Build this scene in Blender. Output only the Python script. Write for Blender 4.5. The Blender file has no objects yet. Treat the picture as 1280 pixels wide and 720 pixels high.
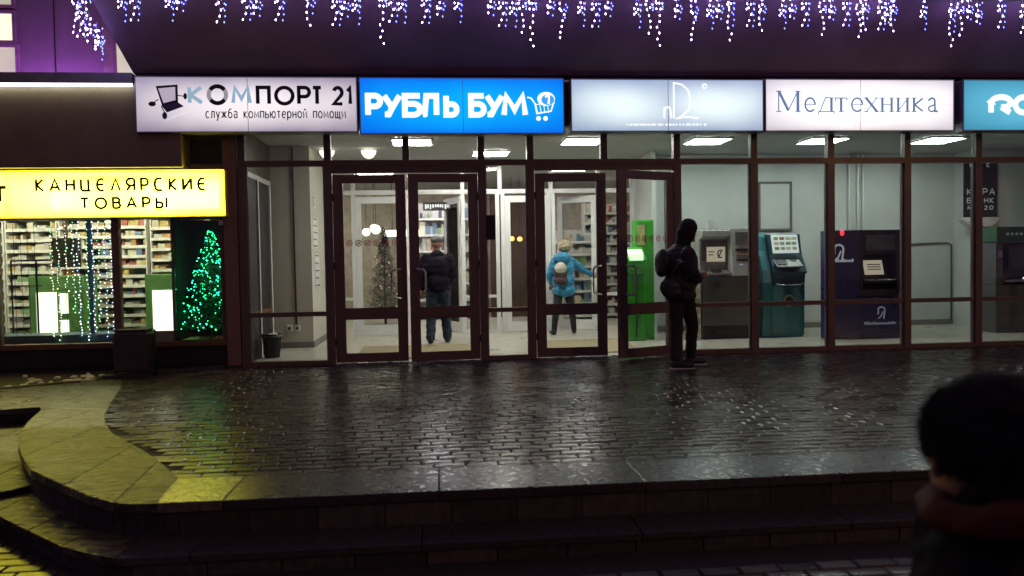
import bpy, math, random
import numpy as np
from mathutils import Vector, Matrix, noise as mn
random.seed(7)
S = bpy.context.scene
COL = S.collection
rad = math.radians
# ------------------------------------------------------------------ camera
YAW, PITCH, ROLL, FPX, DIST, EYE = 0.0912724, -0.0344198, -0.0170369, 980.0, 10.533, 1.33
cy, sy = math.cos(YAW), math.sin(YAW)
F = Vector((sy*math.cos(PITCH), cy*math.cos(PITCH), math.sin(PITCH)))
R = Vector((cy, -sy, 0)); U = R.cross(F)
R2 = R*math.cos(ROLL) + U*math.sin(ROLL); U2 = R2.cross(F)
cd = bpy.data.cameras.new('camera'); cam = bpy.data.objects.new('camera', cd); COL.objects.link(cam)
m = Matrix.Identity(4)
for i in range(3):
    m[i][0] = R2[i]; m[i][1] = U2[i]; m[i][2] = -F[i]
m[0][3], m[1][3], m[2][3] = 0, -DIST, EYE
cam.matrix_world = m
cd.sensor_width = 36; cd.lens = FPX/1280*36; cd.clip_end = 300; cd.clip_start = 0.05
cd.dof.use_dof = True; cd.dof.focus_distance = 10.2; cd.dof.aperture_fstop = 1.8
S.camera = cam
# ------------------------------------------------------------------ night sky, exposure
W = bpy.data.worlds.new('World'); S.world = W; W.use_nodes = True
W.node_tree.nodes['Background'].inputs[0].default_value = (0.50, 0.30, 0.56, 1)
W.node_tree.nodes['Background'].inputs[1].default_value = 0.16
S.view_settings.view_transform = 'Standard'; S.view_settings.look = 'None'
S.view_settings.exposure = 0; S.view_settings.gamma = 1
S.render.engine = 'CYCLES'
S.cycles.use_denoising = True
S.cycles.max_bounces = 8; S.cycles.diffuse_bounces = 4; S.cycles.glossy_bounces = 4
S.cycles.transparent_max_bounces = 24; S.cycles.sample_clamp_indirect = 4.0
S.cycles.caustics_reflective = False; S.cycles.caustics_refractive = False

# ------------------------------------------------------------------ materials
def new_mat(name):
    M = bpy.data.materials.new(name); M.use_nodes = True
    nt = M.node_tree; return M, nt, nt.nodes['Principled BSDF']
def mat(name, col, rough=0.6, metal=0.0, var=0.25, scale=6.0, bump=0.0, bscale=40.0, rvar=0.12, spec=0.5, per=False, stretch=(1,1,1), coat=0):
    M, nt, b = new_mat(name); N = nt.nodes; L = nt.links
    tc = N.new('ShaderNodeTexCoord'); mp = N.new('ShaderNodeMapping'); mp.inputs['Scale'].default_value = stretch
    L.new(tc.outputs['Object'], mp.inputs[0])
    n1 = N.new('ShaderNodeTexNoise'); n1.inputs['Scale'].default_value = scale; n1.inputs['Detail'].default_value = 6; n1.inputs['Roughness'].default_value = .65
    L.new(mp.outputs[0], n1.inputs['Vector'])
    hs = N.new('ShaderNodeMapRange'); hs.inputs[1].default_value = .3; hs.inputs[2].default_value = .7
    hs.inputs[3].default_value = 1-var; hs.inputs[4].default_value = 1+var; L.new(n1.outputs[0], hs.inputs[0])
    vm = N.new('ShaderNodeVectorMath'); vm.operation = 'SCALE'; vm.inputs[0].default_value = col[:3]
    src = hs.outputs[0]
    if per:
        g = N.new('ShaderNodeNewGeometry'); oi = N.new('ShaderNodeObjectInfo')
        ad = N.new('ShaderNodeMath'); ad.operation = 'ADD'; L.new(g.outputs['Random Per Island'], ad.inputs[0]); L.new(oi.outputs['Random'], ad.inputs[1])
        fr = N.new('ShaderNodeMath'); fr.operation = 'FRACT'; L.new(ad.outputs[0], fr.inputs[0])
        mr = N.new('ShaderNodeMapRange'); mr.inputs[3].default_value = .55; mr.inputs[4].default_value = 1.5; L.new(fr.outputs[0], mr.inputs[0])
        mu = N.new('ShaderNodeMath'); mu.operation = 'MULTIPLY'; L.new(src, mu.inputs[0]); L.new(mr.outputs[0], mu.inputs[1]); src = mu.outputs[0]
    L.new(src, vm.inputs['Scale']); L.new(vm.outputs[0], b.inputs['Base Color'])
    n2 = N.new('ShaderNodeTexNoise'); n2.inputs['Scale'].default_value = scale*.6; n2.inputs['Detail'].default_value = 4
    L.new(mp.outputs[0], n2.inputs['Vector'])
    rr = N.new('ShaderNodeMapRange'); rr.inputs[1].default_value = .3; rr.inputs[2].default_value = .7
    rr.inputs[3].default_value = max(.02, rough-rvar); rr.inputs[4].default_value = min(1, rough+rvar); L.new(n2.outputs[0], rr.inputs[0]); L.new(rr.outputs[0], b.inputs['Roughness'])
    b.inputs['Metallic'].default_value = metal; b.inputs['Specular IOR Level'].default_value = spec
    if coat: b.inputs['Coat Weight'].default_value = coat; b.inputs['Coat Roughness'].default_value = .1
    if bump:
        n3 = N.new('ShaderNodeTexNoise'); n3.inputs['Scale'].default_value = bscale; n3.inputs['Detail'].default_value = 5
        L.new(mp.outputs[0], n3.inputs['Vector'])
        bp = N.new('ShaderNodeBump'); bp.inputs['Strength'].default_value = 1; bp.inputs['Distance'].default_value = bump
        L.new(n3.outputs[0], bp.inputs['Height']); L.new(bp.outputs[0], b.inputs['Normal'])
    return M
def emis(name, col, s=1.0, var=0.0, scale=1.5, sample=True, stretch=(1,1,1)):
    M, nt, b = new_mat(name); N = nt.nodes; L = nt.links
    b.inputs['Base Color'].default_value = (*[min(.8, c*.6) for c in col], 1); b.inputs['Roughness'].default_value = .35
    b.inputs['Emission Color'].default_value = (*col, 1); b.inputs['Emission Strength'].default_value = s
    if var:
        tc = N.new('ShaderNodeTexCoord'); mp = N.new('ShaderNodeMapping'); mp.inputs['Scale'].default_value = stretch
        L.new(tc.outputs['Object'], mp.inputs[0])
        n1 = N.new('ShaderNodeTexNoise'); n1.inputs['Scale'].default_value = scale; n1.inputs['Detail'].default_value = 2
        L.new(mp.outputs[0], n1.inputs['Vector'])
        hs = N.new('ShaderNodeMapRange'); hs.inputs[1].default_value = .3; hs.inputs[2].default_value = .7
        hs.inputs[3].default_value = s*(1-var); hs.inputs[4].default_value = s*(1+var); L.new(n1.outputs[0], hs.inputs[0]); L.new(hs.outputs[0], b.inputs['Emission Strength'])
    if not sample: M.cycles.emission_sampling = 'NONE'
    return M
def lightbox(name, edge, mid, s, W_, H_, cells=2, pw=1.0, hot=0.5):
    """translucent sign face lit by tubes inside: brighter towards the middle of each cell where the tubes run"""
    M, nt, b = new_mat(name); N = nt.nodes; L = nt.links
    b.inputs['Roughness'].default_value = .3; b.inputs['Base Color'].default_value = (*[c*.5 for c in mid], 1)
    tc = N.new('ShaderNodeTexCoord'); sp = N.new('ShaderNodeSeparateXYZ'); L.new(tc.outputs['Object'], sp.inputs[0])
    def bell(out, size, n):
        a = N.new('ShaderNodeMath'); a.operation = 'MULTIPLY'; a.inputs[1].default_value = n*math.pi/size; L.new(out, a.inputs[0])
        s_ = N.new('ShaderNodeMath'); s_.operation = 'SINE'; L.new(a.outputs[0], s_.inputs[0])
        ab = N.new('ShaderNodeMath'); ab.operation = 'ABSOLUTE'; L.new(s_.outputs[0], ab.inputs[0])
        p = N.new('ShaderNodeMath'); p.operation = 'POWER'; p.inputs[1].default_value = pw; L.new(ab.outputs[0], p.inputs[0]); return p.outputs[0]
    bx_ = bell(sp.outputs[0], W_, cells); bz_ = bell(sp.outputs[2], H_, 1)
    mxx = N.new('ShaderNodeMapRange'); mxx.inputs[3].default_value = .35; L.new(bx_, mxx.inputs[0])
    mu = N.new('ShaderNodeMath'); mu.operation = 'MULTIPLY'; L.new(mxx.outputs[0], mu.inputs[0]); L.new(bz_, mu.inputs[1])
    no = N.new('ShaderNodeTexNoise'); no.inputs['Scale'].default_value = 1.3; L.new(tc.outputs['Object'], no.inputs['Vector'])
    m2 = N.new('ShaderNodeMath'); m2.operation = 'MULTIPLY_ADD'; m2.inputs[1].default_value = .5; L.new(no.outputs[0], m2.inputs[0]); L.new(mu.outputs[0], m2.inputs[2])
    m3 = N.new('ShaderNodeMath'); m3.operation = 'SUBTRACT'; m3.inputs[1].default_value = .25; m3.use_clamp = True; L.new(m2.outputs[0], m3.inputs[0])
    mix = N.new('ShaderNodeMix'); mix.data_type = 'RGBA'; mix.inputs[6].default_value = (*edge, 1); mix.inputs[7].default_value = (*mid, 1)
    L.new(m3.outputs[0], mix.inputs[0]); L.new(mix.outputs[2], b.inputs['Emission Color']); b.inputs['Emission Strength'].default_value = s
    return M
def glass_mat(name, tint=(.93,.95,.94), ior=1.42):
    M = bpy.data.materials.new(name); M.use_nodes = True; nt = M.node_tree; N = nt.nodes; L = nt.links
    N.remove(N['Principled BSDF']); o = N['Material Output']
    t = N.new('ShaderNodeBsdfTransparent'); t.inputs[0].default_value = (*tint, 1)
    g = N.new('ShaderNodeBsdfGlossy'); g.inputs['Roughness'].default_value = 0.02
    f = N.new('ShaderNodeFresnel'); f.inputs[0].default_value = ior
    tc = N.new('ShaderNodeTexCoord'); n = N.new('ShaderNodeTexNoise'); n.inputs['Scale'].default_value = 1.2
    L.new(tc.outputs['Object'], n.inputs['Vector']); bp = N.new('ShaderNodeBump'); bp.inputs['Distance'].default_value = .003; bp.inputs['Strength'].default_value = .5
    L.new(n.outputs[0], bp.inputs['Height']); L.new(bp.outputs[0], g.inputs['Normal'])
    mx = N.new('ShaderNodeMixShader'); L.new(f.outputs[0], mx.inputs[0]); L.new(t.outputs[0], mx.inputs[1]); L.new(g.outputs[0], mx.inputs[2]); L.new(mx.outputs[0], o.inputs[0])
    return M
M = {}
M['brick'] = mat('wet_paver', (.052,.039,.030), .27, var=.45, scale=5, bump=.0009, bscale=24, rvar=.07, per=True, spec=.33)
M['mortar'] = mat('joint_dirt', (.02,.018,.015), .9, var=.3, scale=20, bump=.004, bscale=60)
M['slab'] = mat('edge_granite', (.05,.042,.04), .30, var=.4, scale=28, bump=.0010, bscale=60, rvar=.08, per=True, spec=.34)
M['stamped'] = mat('stamped_paving', (.062,.05,.033), .33, var=.6, scale=5, bump=.04, bscale=11, rvar=.14, stretch=(.6,1.6,1), per=True)
M['riser'] = mat('riser_stone', (.048,.038,.036), .8, var=.6, scale=12, bump=.004, bscale=40, per=True)
M['brown'] = mat('brown_frame', (.15,.10,.07), .38, var=.12, scale=5, rvar=.06)
M['brown2'] = mat('dark_brown_frame', (.11,.08,.06), .4, var=.12, scale=5, rvar=.06)
M['column'] = mat('brown_column', (.24,.15,.09), .55, var=.2, scale=4)
M['fascia'] = mat('maroon_fascia', (.14,.075,.10), .55, var=.2, scale=2.2)
M['canopy'] = mat('brown_canopy', (.20,.15,.08), .5, var=.2, scale=2.5)
M['alu'] = mat('pale_aluminium', (.70,.71,.70), .4, var=.08, scale=4)
M['steel'] = mat('brushed_steel', (.6,.6,.58), .28, metal=1, var=.1, scale=10)
M['darkmetal'] = mat('dark_metal', (.035,.033,.032), .4, metal=.5, var=.2)
M['wallR'] = mat('pale_green_wall', (.56,.59,.56), .75, var=.06, scale=2, bump=.001, bscale=120)
M['wallL'] = mat('cream_wall', (.6,.57,.5), .75, var=.06, scale=2, bump=.001, bscale=120)
M['ceil'] = mat('ceiling_tile', (.5,.52,.52), .8, var=.05)
M['floor'] = mat('pale_floor', (.5,.47,.4), .35, var=.1, scale=5, rvar=.1)
M['skirt'] = mat('grey_skirting', (.2,.19,.17), .5, var=.1)
M['mat'] = mat('tan_mat', (.33,.28,.17), .95, var=.25, scale=40, bump=.004, bscale=150)
M['black'] = mat('black_plastic', (.012,.012,.014), .35, var=.2)
M['white'] = mat('white_plastic', (.75,.75,.72), .4, var=.06)
M['grey'] = mat('atm_grey', (.40,.41,.40), .45, var=.12, scale=5)
M['dgrey'] = mat('atm_dark_grey', (.10,.10,.10), .5, var=.15, scale=5)
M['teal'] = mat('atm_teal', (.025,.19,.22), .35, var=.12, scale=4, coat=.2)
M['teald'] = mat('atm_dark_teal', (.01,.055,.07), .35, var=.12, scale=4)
M['navy'] = mat('atm_navy', (.018,.026,.15), .35, var=.15, scale=4, coat=.2)
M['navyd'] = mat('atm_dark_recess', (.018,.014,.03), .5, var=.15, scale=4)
M['maroon'] = mat('atm_maroon', (.06,.018,.018), .5, var=.15, scale=4)
M['kgreen'] = mat('kiosk_green', (.05,.42,.035), .35, var=.08, scale=4, coat=.3)
M['agreen'] = mat('atm_dark_green', (.03,.10,.05), .4, var=.12, scale=4)
M['soil'] = mat('wet_soil', (.03,.024,.018), .75, var=.5, scale=14, bump=.03, bscale=18)
M['snow'] = mat('dirty_snow', (.55,.53,.48), .6, var=.3, scale=20, bump=.01, bscale=50)
M['plaster'] = mat('grey_plaster', (.35,.30,.33), .8, var=.12, scale=1.4)
M['darkwall'] = mat('dark_plinth', (.022,.018,.016), .6, var=.3, scale=3, bump=.002)
M['dkgreenpanel'] = mat('dark_green_panel', (.012,.018,.013), .7, var=.2, scale=3)
M['wood'] = mat('brown_sill', (.16,.08,.035), .5, var=.2, scale=6, stretch=(.3,4,4))
M['glass'] = glass_mat('window_glass')
M['glassd'] = glass_mat('inner_glass', (.9,.92,.9), 1.25)
def flat(name, c, r=.6): return mat(name, c, r, var=.08, scale=8)

# ------------------------------------------------------------------ mesh helpers
class MB:
    def __init__(s): s.v = []; s.f = []; s.mi = []; s.k = 0
    def add(s, v, f, mi=0):
        n = len(s.v); s.v += [tuple(p) for p in v]; s.f += [tuple(i+n for i in q) for q in f]; s.mi += [mi]*len(f); return s
    def box(s, x0, x1, y0, y1, z0, z1, mi=0, T=None):
        v = [(x,y,z) for z in (z0,z1) for y in (y0,y1) for x in (x0,x1)]
        if T is not None: v = [T @ Vector(p) for p in v]
        return s.add(v, [(0,2,3,1),(4,5,7,6),(0,1,5,4),(2,6,7,3),(0,4,6,2),(1,3,7,5)], mi)
    def chbox(s, x0, x1, y0, y1, z0, z1, c=.006, mi=0, tilt=(0,0)):
        def z(x, y, zz): return zz + tilt[0]*(x-(x0+x1)/2) + tilt[1]*(y-(y0+y1)/2)
        b = [(x0,y0,z0),(x1,y0,z0),(x1,y1,z0),(x0,y1,z0)]
        mdl = [(x,y,z(x,y,z1-c)) for x,y,_ in b]
        t = [(x0+c,y0+c),(x1-c,y0+c),(x1-c,y1-c),(x0+c,y1-c)]; t = [(x,y,z(x,y,z1)) for x,y in t]
        f = [(i,(i+1)%4,4+(i+1)%4,4+i) for i in range(4)] + [(4+i,4+(i+1)%4,8+(i+1)%4,8+i) for i in range(4)] + [(8,9,10,11)]
        return s.add(b+mdl+t, f, mi)
    def prism(s, poly, a, b, axis='z', mi=0):
        n = len(poly)
        def P(u, w, h): return {'z':(u,w,h),'y':(u,h,w),'x':(h,u,w)}[axis]
        v = [P(*p, a) for p in poly] + [P(*p, b) for p in poly]
        return s.add(v, [tuple(range(n))[::-1], tuple(range(n,2*n))] + [(i,(i+1)%n,n+(i+1)%n,n+i) for i in range(n)], mi)
    def tube(s, pts, r, n=8, mi=0, cap=True):
        pts = [Vector(p) for p in pts]; rs = r if isinstance(r, (list, tuple)) else [r]*len(pts); base = len(s.v)
        prev = None
        for i, p in enumerate(pts):
            d = (pts[min(i+1,len(pts)-1)] - pts[max(i-1,0)])
            d = d.normalized() if d.length > 1e-9 else Vector((0,0,1))
            u = (prev - d*prev.dot(d)) if prev is not None else d.orthogonal()
            u = u.normalized() if u.length > 1e-6 else d.orthogonal().normalized(); prev = u; w = d.cross(u)
            for j in range(n):
                a = 2*math.pi*j/n; s.v.append(tuple(p + (u*math.cos(a)+w*math.sin(a))*rs[i]))
        for i in range(len(pts)-1):
            for j in range(n):
                s.f.append((base+i*n+j, base+i*n+(j+1)%n, base+(i+1)*n+(j+1)%n, base+(i+1)*n+j)); s.mi.append(mi)
        if cap:
            s.f.append(tuple(base+j for j in range(n))[::-1]); s.f.append(tuple(base+(len(pts)-1)*n+j for j in range(n))); s.mi += [mi, mi]
        return s
    def lathe(s, prof, c=(0,0,0), n=16, mi=0, cap=True):
        base = len(s.v)
        for r, z in prof:
            for j in range(n):
                a = 2*math.pi*j/n; s.v.append((c[0]+r*math.cos(a), c[1]+r*math.sin(a), c[2]+z))
        for i in range(len(prof)-1):
            for j in range(n):
                s.f.append((base+i*n+j, base+i*n+(j+1)%n, base+(i+1)*n+(j+1)%n, base+(i+1)*n+j)); s.mi.append(mi)
        if cap:
            s.f.append(tuple(base+j for j in range(n))[::-1]); s.f.append(tuple(base+(len(prof)-1)*n+j for j in range(n))); s.mi += [mi, mi]
        return s
    def ell(s, c, r, nu=14, nv=9, mi=0, T=None):
        base = len(s.v); pts = []
        for i in range(nv+1):
            t = math.pi*i/nv
            for j in range(nu):
                a = 2*math.pi*j/nu; p = Vector((r[0]*math.sin(t)*math.cos(a), r[1]*math.sin(t)*math.sin(a), -r[2]*math.cos(t)))
                if T is not None: p = T @ p
                s.v.append((c[0]+p[0], c[1]+p[1], c[2]+p[2]))
        for i in range(nv):
            for j in range(nu):
                s.f.append((base+i*nu+j, base+i*nu+(j+1)%nu, base+(i+1)*nu+(j+1)%nu, base+(i+1)*nu+j)); s.mi.append(mi)
        return s
    def octa(s, c, r, mi=0):
        x,y,z = c; rx = r if not isinstance(r, tuple) else r[0]; rz = r if not isinstance(r, tuple) else r[1]
        return s.add([(x+rx,y,z),(x,y+rx,z),(x-rx,y,z),(x,y-rx,z),(x,y,z+rz),(x,y,z-rz)], [(0,1,4),(1,2,4),(2,3,4),(3,0,4),(1,0,5),(2,1,5),(3,2,5),(0,3,5)], mi)
    def mesh(s, name, mats, smooth=False):
        me = bpy.data.meshes.new(name); me.from_pydata(s.v, [], s.f)
        for mm in (mats if isinstance(mats, (list, tuple)) else [mats]): me.materials.append(mm)
        me.polygons.foreach_set('material_index', s.mi)
        if smooth: me.polygons.foreach_set('use_smooth', [True]*len(me.polygons))
        me.update(); return me
    def build(s, name, mats, parent=None, loc=(0,0,0), rz=0, smooth=False, bevel=0):
        return link(name, s.mesh(name, mats, smooth), parent, loc, rz, bevel)
def link(name, me, parent=None, loc=(0,0,0), rz=0, bevel=0):
    o = bpy.data.objects.new(name, me); COL.objects.link(o); o.location = loc; o.rotation_euler = (0,0,rz)
    if parent is not None: o.parent = parent
    if bevel:
        b = o.modifiers.new('bevel', 'BEVEL'); b.width = bevel; b.segments = 2; b.limit_method = 'ANGLE'
    return o
def tag(o, label=None, cat=None, group=None, kind=None):
    if label: o['label'] = label
    if cat: o['category'] = cat
    if group: o['group'] = group
    if kind: o['kind'] = kind
    return o
def thing(name, label, cat, loc=(0,0,0), rz=0, group=None):
    o = bpy.data.objects.new(name, None); o.empty_display_size = .1; COL.objects.link(o); o.location = loc; o.rotation_euler = (0,0,rz)
    return tag(o, label, cat, group)
def copy_tree(o, parent=None, loc=None, rz=None, label=None):
    c = o.copy(); COL.objects.link(c)
    if parent is not None: c.parent = parent
    if loc is not None: c.location = loc
    if rz is not None: c.rotation_euler = (0,0,rz)
    if label: c['label'] = label
    for ch in o.children: copy_tree(ch, c)
    return c
def B(x0,x1,y0,y1,z0,z1): return MB().box(x0,x1,y0,y1,z0,z1)
def struct(name, mb, m_, bevel=0, **k): return tag(mb.build(name, m_, bevel=bevel, **k), kind='structure')

# ------------------------------------------------------------------ ground: street, steps, terrace
ZS, ZT, ZA = -.30, -.19, -.15
street = struct('street_pavement', B(-40,40,-40,-5.2,-.6,ZS-.010), M['mortar'])
outer = [(-9,-5.2),(-7.4,-4.2),(-6,-3.45),(-4.9,-2.95),(-4.19,-2.72),(-3.86,-2.64),(-3.78,-2.78),(-3.72,-3.0),(-3.6,-3.4),(-3.44,-3.85),(-3.2,-4.34),(-2.98,-4.72),(-2.72,-5.12),(-2.33,-5.53),(-2.07,-5.79),(-1.86,-5.96),(-1.72,-6.01),(-1.60,-6.01)]
inner = [(-9,-3.8),(-7.4,-2.8),(-6,-2.0),(-4.9,-1.4),(-4.25,-1.05),(-4.0,-.75),(-3.74,-.95),(-3.55,-1.5),(-3.39,-2.04),(-3.22,-2.62),(-3.03,-3.22),(-2.86,-3.6),(-2.66,-3.98),(-2.3,-4.48),(-2.12,-4.73),(-1.95,-4.99),(-1.80,-5.23),(-1.67,-5.46)]
terr = MB().prism(inner[:0]+[(p[0]+.03*(i>5), p[1]+.02) for i, p in enumerate(outer)] + [(11,-5.98),(11,.2),(-9,.2)], -.6, -.012)
terrace = struct('terrace', terr, [M['mortar']])
tread_o = [(-9,-11.4),(-3.6,-6.15),(-2.80,-5.35),(-2.40,-5.77),(-1.95,-6.20),(-1.80,-6.27),(-1.65,-6.30)]
tread_o = [(-9,-11.7),(-4.2,-6.8),(-3.3,-5.88),(-2.80,-5.40),(-2.40,-5.77),(-1.95,-6.20),(-1.80,-6.27),(-1.65,-6.30)]
low = struct('lower_step', MB().prism([(p[0]+.02, p[1]+.03) for p in tread_o]+[(11,-6.27),(11,-5.5),(-1.9,-5.5),(-2.6,-4.8),(-9,-4.8)], -.6, ZT-.03), M['riser'])
side = struct('side_landing', MB().prism([(-9,-11.1),(-3.05,-5.15),(-2.79,-4.90),(-2.5,-4.6),(-3.0,-4.0),(-3.6,-2.5),(-9,-2.5)], -.6, ZA-.01), M['mortar'])

def inside(x, y, poly):
    c = False; j = len(poly)-1
    for i in range(len(poly)):
        xi, yi = poly[i]; xj, yj = poly[j]
        if (yi > y) != (yj > y) and x < (xj-xi)*(y-yi)/(yj-yi)+xi: c = not c
        j = i
    return c
def in_view(x, y, z, pad=30):
    d = Vector((x, y+DIST, z-EYE)); w = d.dot(F)
    if w < .3: return False
    u, v = 640+FPX*d.dot(R2)/w, 360-FPX*d.dot(U2)/w
    return -pad < u < 1280+pad and -pad < v < 720+pad
brick_meshes = {}
def paver_field(parent, cells, nparts, L_, H_, matl, name='brick'):
    """cells: (x, y, ztop); the nparts nearest visible ones become parts, the rest one stuff mesh"""
    vis = [c for c in cells if in_view(*c)]
    vis.sort(key=lambda c: (c[0]**2 + (c[1]+DIST)**2))
    near = set(vis[:nparts]); pool = []
    for k in range(12):
        rn = random.Random(k+int(L_*1000))
        a, b_ = L_/2-.0035-rn.random()*.0025, H_/2-.003-rn.random()*.0025
        pool.append(MB().chbox(-a, a, -b_, b_, -.06, 0, .007, tilt=(rn.uniform(-.012,.012), rn.uniform(-.018,.018))).mesh(name, matl))
    rest = MB()
    for c in cells:
        dz = random.uniform(-.004, .002)
        if c in near:
            o = bpy.data.objects.new(name, random.choice(pool)); COL.objects.link(o); o.location = (c[0], c[1], c[2]+dz); o.rotation_euler = (0,0,random.uniform(-.012,.012)); o.parent = parent
        else:
            g = .003+random.random()*.003
            a, b_ = L_/2-g, H_/2-g
            rest.chbox(c[0]-a, c[0]+a, c[1]-b_, c[1]+b_, c[2]-.05+dz, c[2]+dz, .007, tilt=(random.uniform(-.012,.012), random.uniform(-.018,.018)))
    tag(rest.build(name+'_paving', matl, parent), kind='stuff')
brick_poly = [(-3.99,-.80),(-3.72,-1.0)] + inner[7:] + [(11,-5.46),(11,-.02),(-2.55,-.02),(-2.75,-.1)]
cells = []; L_, H_ = .212, .1065
row = 0; y = -5.46+H_/2
while y < -.03:
    x = -4.2 + (row % 2)*L_/2 + math.sin(row*.9)*.03
    while x < 10.8:
        if inside(x, y, brick_poly) and (x < 7+.42*(y+5.5)*1.2+1.5): cells.append((round(x,4), round(y,4), -.002))
        x += L_
    y += H_; row += 1
paver_field(terrace, cells, 300, L_, H_, M['brick'])
cells = []; row = 0; y = -9.6; tp = tread_o+[(11,-6.31),(11,-5),(-9,-5)]
while y < -4.6:
    x = -6 + (row % 2)*L_/2
    while x < 5:
        if not inside(x, y+.05, tp) and not (y > -6.6 and x > -1) and (y > -8 or abs(x) < 3): cells.append((round(x,4), round(y,4), ZS))
        x += L_
    y += H_; row += 1
paver_field(street, cells, 300, L_, H_, M['brick'])
# side landing: large stamped tiles
def quad_piece(poly, z0, z1, parent, m_, name='slab', bevel=.008, gap=.004):
    cx_ = sum(p[0] for p in poly)/len(poly); cy_ = sum(p[1] for p in poly)/len(poly)
    pp = []
    for px, py in poly:
        d = math.hypot(px-cx_, py-cy_); k = (d-gap)/d; pp.append((px-cx_+0*d if False else (px-cx_)*k, (py-cy_)*k))
    a = sum(pp[i][0]*pp[(i+1)%len(pp)][1]-pp[(i+1)%len(pp)][0]*pp[i][1] for i in range(len(pp)))
    if a < 0: pp = pp[::-1]
    return MB().prism(pp, z0-z1, 0).build(name, m_, parent, loc=(cx_, cy_, z1), bevel=bevel)
edge_y = lambda x: x-2.12
for a, b_ in ((-2.5,-3.2),(-3.2,-3.9),(-3.9,-4.6),(-4.6,None)):
    xs = [-6.2,-5.4,-4.6,-3.9,-3.2,-2.52]
    for x0, x1 in zip(xs, xs[1:]):
        if b_ is None: pq = [(x0,a),(x1,a),(x1,edge_y(x1)),(x0,edge_y(x0))]
        else:
            if x1 > -2.7 and b_ > -4: x1 = -3.0
            pq = [(x0,a),(x1,a),(x1,b_),(x0,b_)]
        quad_piece(pq, -.4, ZA, side, M['stamped'], 'paving_slab', .006)
# terrace border slabs along the curve
for a, b_ in ((0,2),(2,3),(3,4),(4,6),(6,9),(9,11),(11,13),(13,15),(15,17)):
    poly = outer[a:b_+1] + inner[a:b_+1][::-1]
    if (a, b_) == (4,6): poly = outer[4:7] + [inner[6], inner[5], inner[4]]
    if (a, b_) == (6,9): poly = outer[6:10] + inner[6:10][::-1]
    quad_piece(poly, -.055, .004, terrace, M['stamped'], 'border_slab', .007, .0018)
# curved riser stones under the border (thin blocks hugging the curve)
def riser_run(pts, z0, z1, parent, depth=.09, inset=.02, step=.42):
    acc = []; P = [Vector(p) for p in pts]
    tot = 0; cum = [0]
    for i in range(len(P)-1): tot += (P[i+1]-P[i]).length; cum.append(tot)
    def at(s_):
        s_ = min(max(s_, 0), tot)
        for i in range(len(P)-1):
            if s_ <= cum[i+1]: t = (s_-cum[i])/(cum[i+1]-cum[i]); return P[i].lerp(P[i+1], t), (P[i+1]-P[i]).normalized()
        return P[-1], (P[-1]-P[-2]).normalized()
    n = int(tot/step)
    for k in range(n):
        a, b_ = k*tot/n+.004, (k+1)*tot/n-.004
        o_, i_ = [], []
        for t in (a, (a+b_)/2, b_):
            p, d = at(t); nrm = Vector((-d.y, d.x))
            o_.append(p+nrm*inset); i_.append(p+nrm*(inset+depth))
        quad_piece([tuple(q) for q in o_+i_[::-1]], z0, z1, parent, M['riser'], 'riser_stone', .005, .0)
riser_run(outer[4:]+[(-1.5,-6.01)], -.35, -.06, terrace)
riser_run(tread_o[3:], -.35, ZT-.035, low, inset=.015)
# straight front: granite edge slabs, riser stones, lower tread slabs
xs = [-1.62,-1.25,-.03,1.19,2.41,3.63,4.85,6.07,7.3,8.5]
for i in range(len(xs)-1):
    p = [(xs[i],-6.01),(xs[i+1],-6.01),(xs[i+1],-5.485),(xs[i]-(.05 if i == 0 else 0),-5.485)]
    quad_piece(p, -.055, .004, terrace, M['slab'] if i else mat('polished_slab', (.10,.085,.06), .26, var=.5, scale=22, bump=.003, bscale=50, rvar=.1, spec=.75), 'edge_slab', .006, .003)
    q = [(xs[i]-.1,-6.31),(xs[i+1]-.1,-6.31),(xs[i+1]-.1,-5.96),(xs[i]-.1,-5.96)]
    quad_piece(q, ZT-.045, ZT, low, M['slab'], 'tread_slab', .005, .003)
riser_run([(-1.5,-6.01),(8.5,-6.01)], -.35, -.06, terrace, step=.38)
riser_run([(-1.65,-6.31),(8.4,-6.31)], -.35, ZT-.048, low, inset=.015, step=.38)
# curved part of lower tread
tin = [(-2.79,-4.93),(-2.35,-5.45),(-2.0,-5.75),(-1.72,-5.93)]
to = [(-2.80,-5.42),(-2.42,-5.78),(-2.1,-6.08),(-1.82,-6.26)]
quad_piece([(-5.2,-7.85),(-3.3,-5.9),to[0],tin[0],(-3.3,-5.43),(-5.2,-7.33)], ZT-.045, ZT, low, M['stamped'], 'tread_slab', .005)
for i in range(3):
    quad_piece([to[i],to[i+1],tin[i+1],tin[i]], ZT-.045, ZT+.001, low, M['stamped'], 'tread_slab', .005, .003)
quad_piece([to[3],(-1.72,-6.31),(-1.72,-5.9),tin[3]], ZT-.045, ZT+.001, low, M['stamped'], 'tread_slab', .004, .002)
# planting bed with snow
bed = tag(MB().prism([(-9,-3.75),(-7.4,-2.75),(-6,-1.95),(-4.9,-1.36),(-4.27,-1.02),(-4.0,-.72),(-2.78,-.12),(-2.78,.0),(-9,0)], -.1, .012).build('planting_bed', M['soil']), kind='structure')
glint = MB()  # pale specks added to imitate white glints on the wet pavers
for i in range(120):
    x, yy = random.gauss(-1.15, .45), random.uniform(-4.6, -1.6)
    glint.octa((x, yy, .003), (random.uniform(.003,.008), random.uniform(.002,.005)))
tag(glint.build('ice_crumbs', mat('ice', (.35,.34,.33), .3, spec=.6)), 'small crumbs of ice scattered over the wet pavers', 'ice', kind='stuff')
kb = MB()
kb.prism([(-4.05,-.80),(-3.98,-.86),(-2.78,-.2),(-2.8,-.12)], -.02, .05)
tag(kb.build('bed_kerb', M['slab'], bevel=.006), 'low pale kerb along the planting bed left of the glazed front', 'kerb')
sn = MB()
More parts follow.
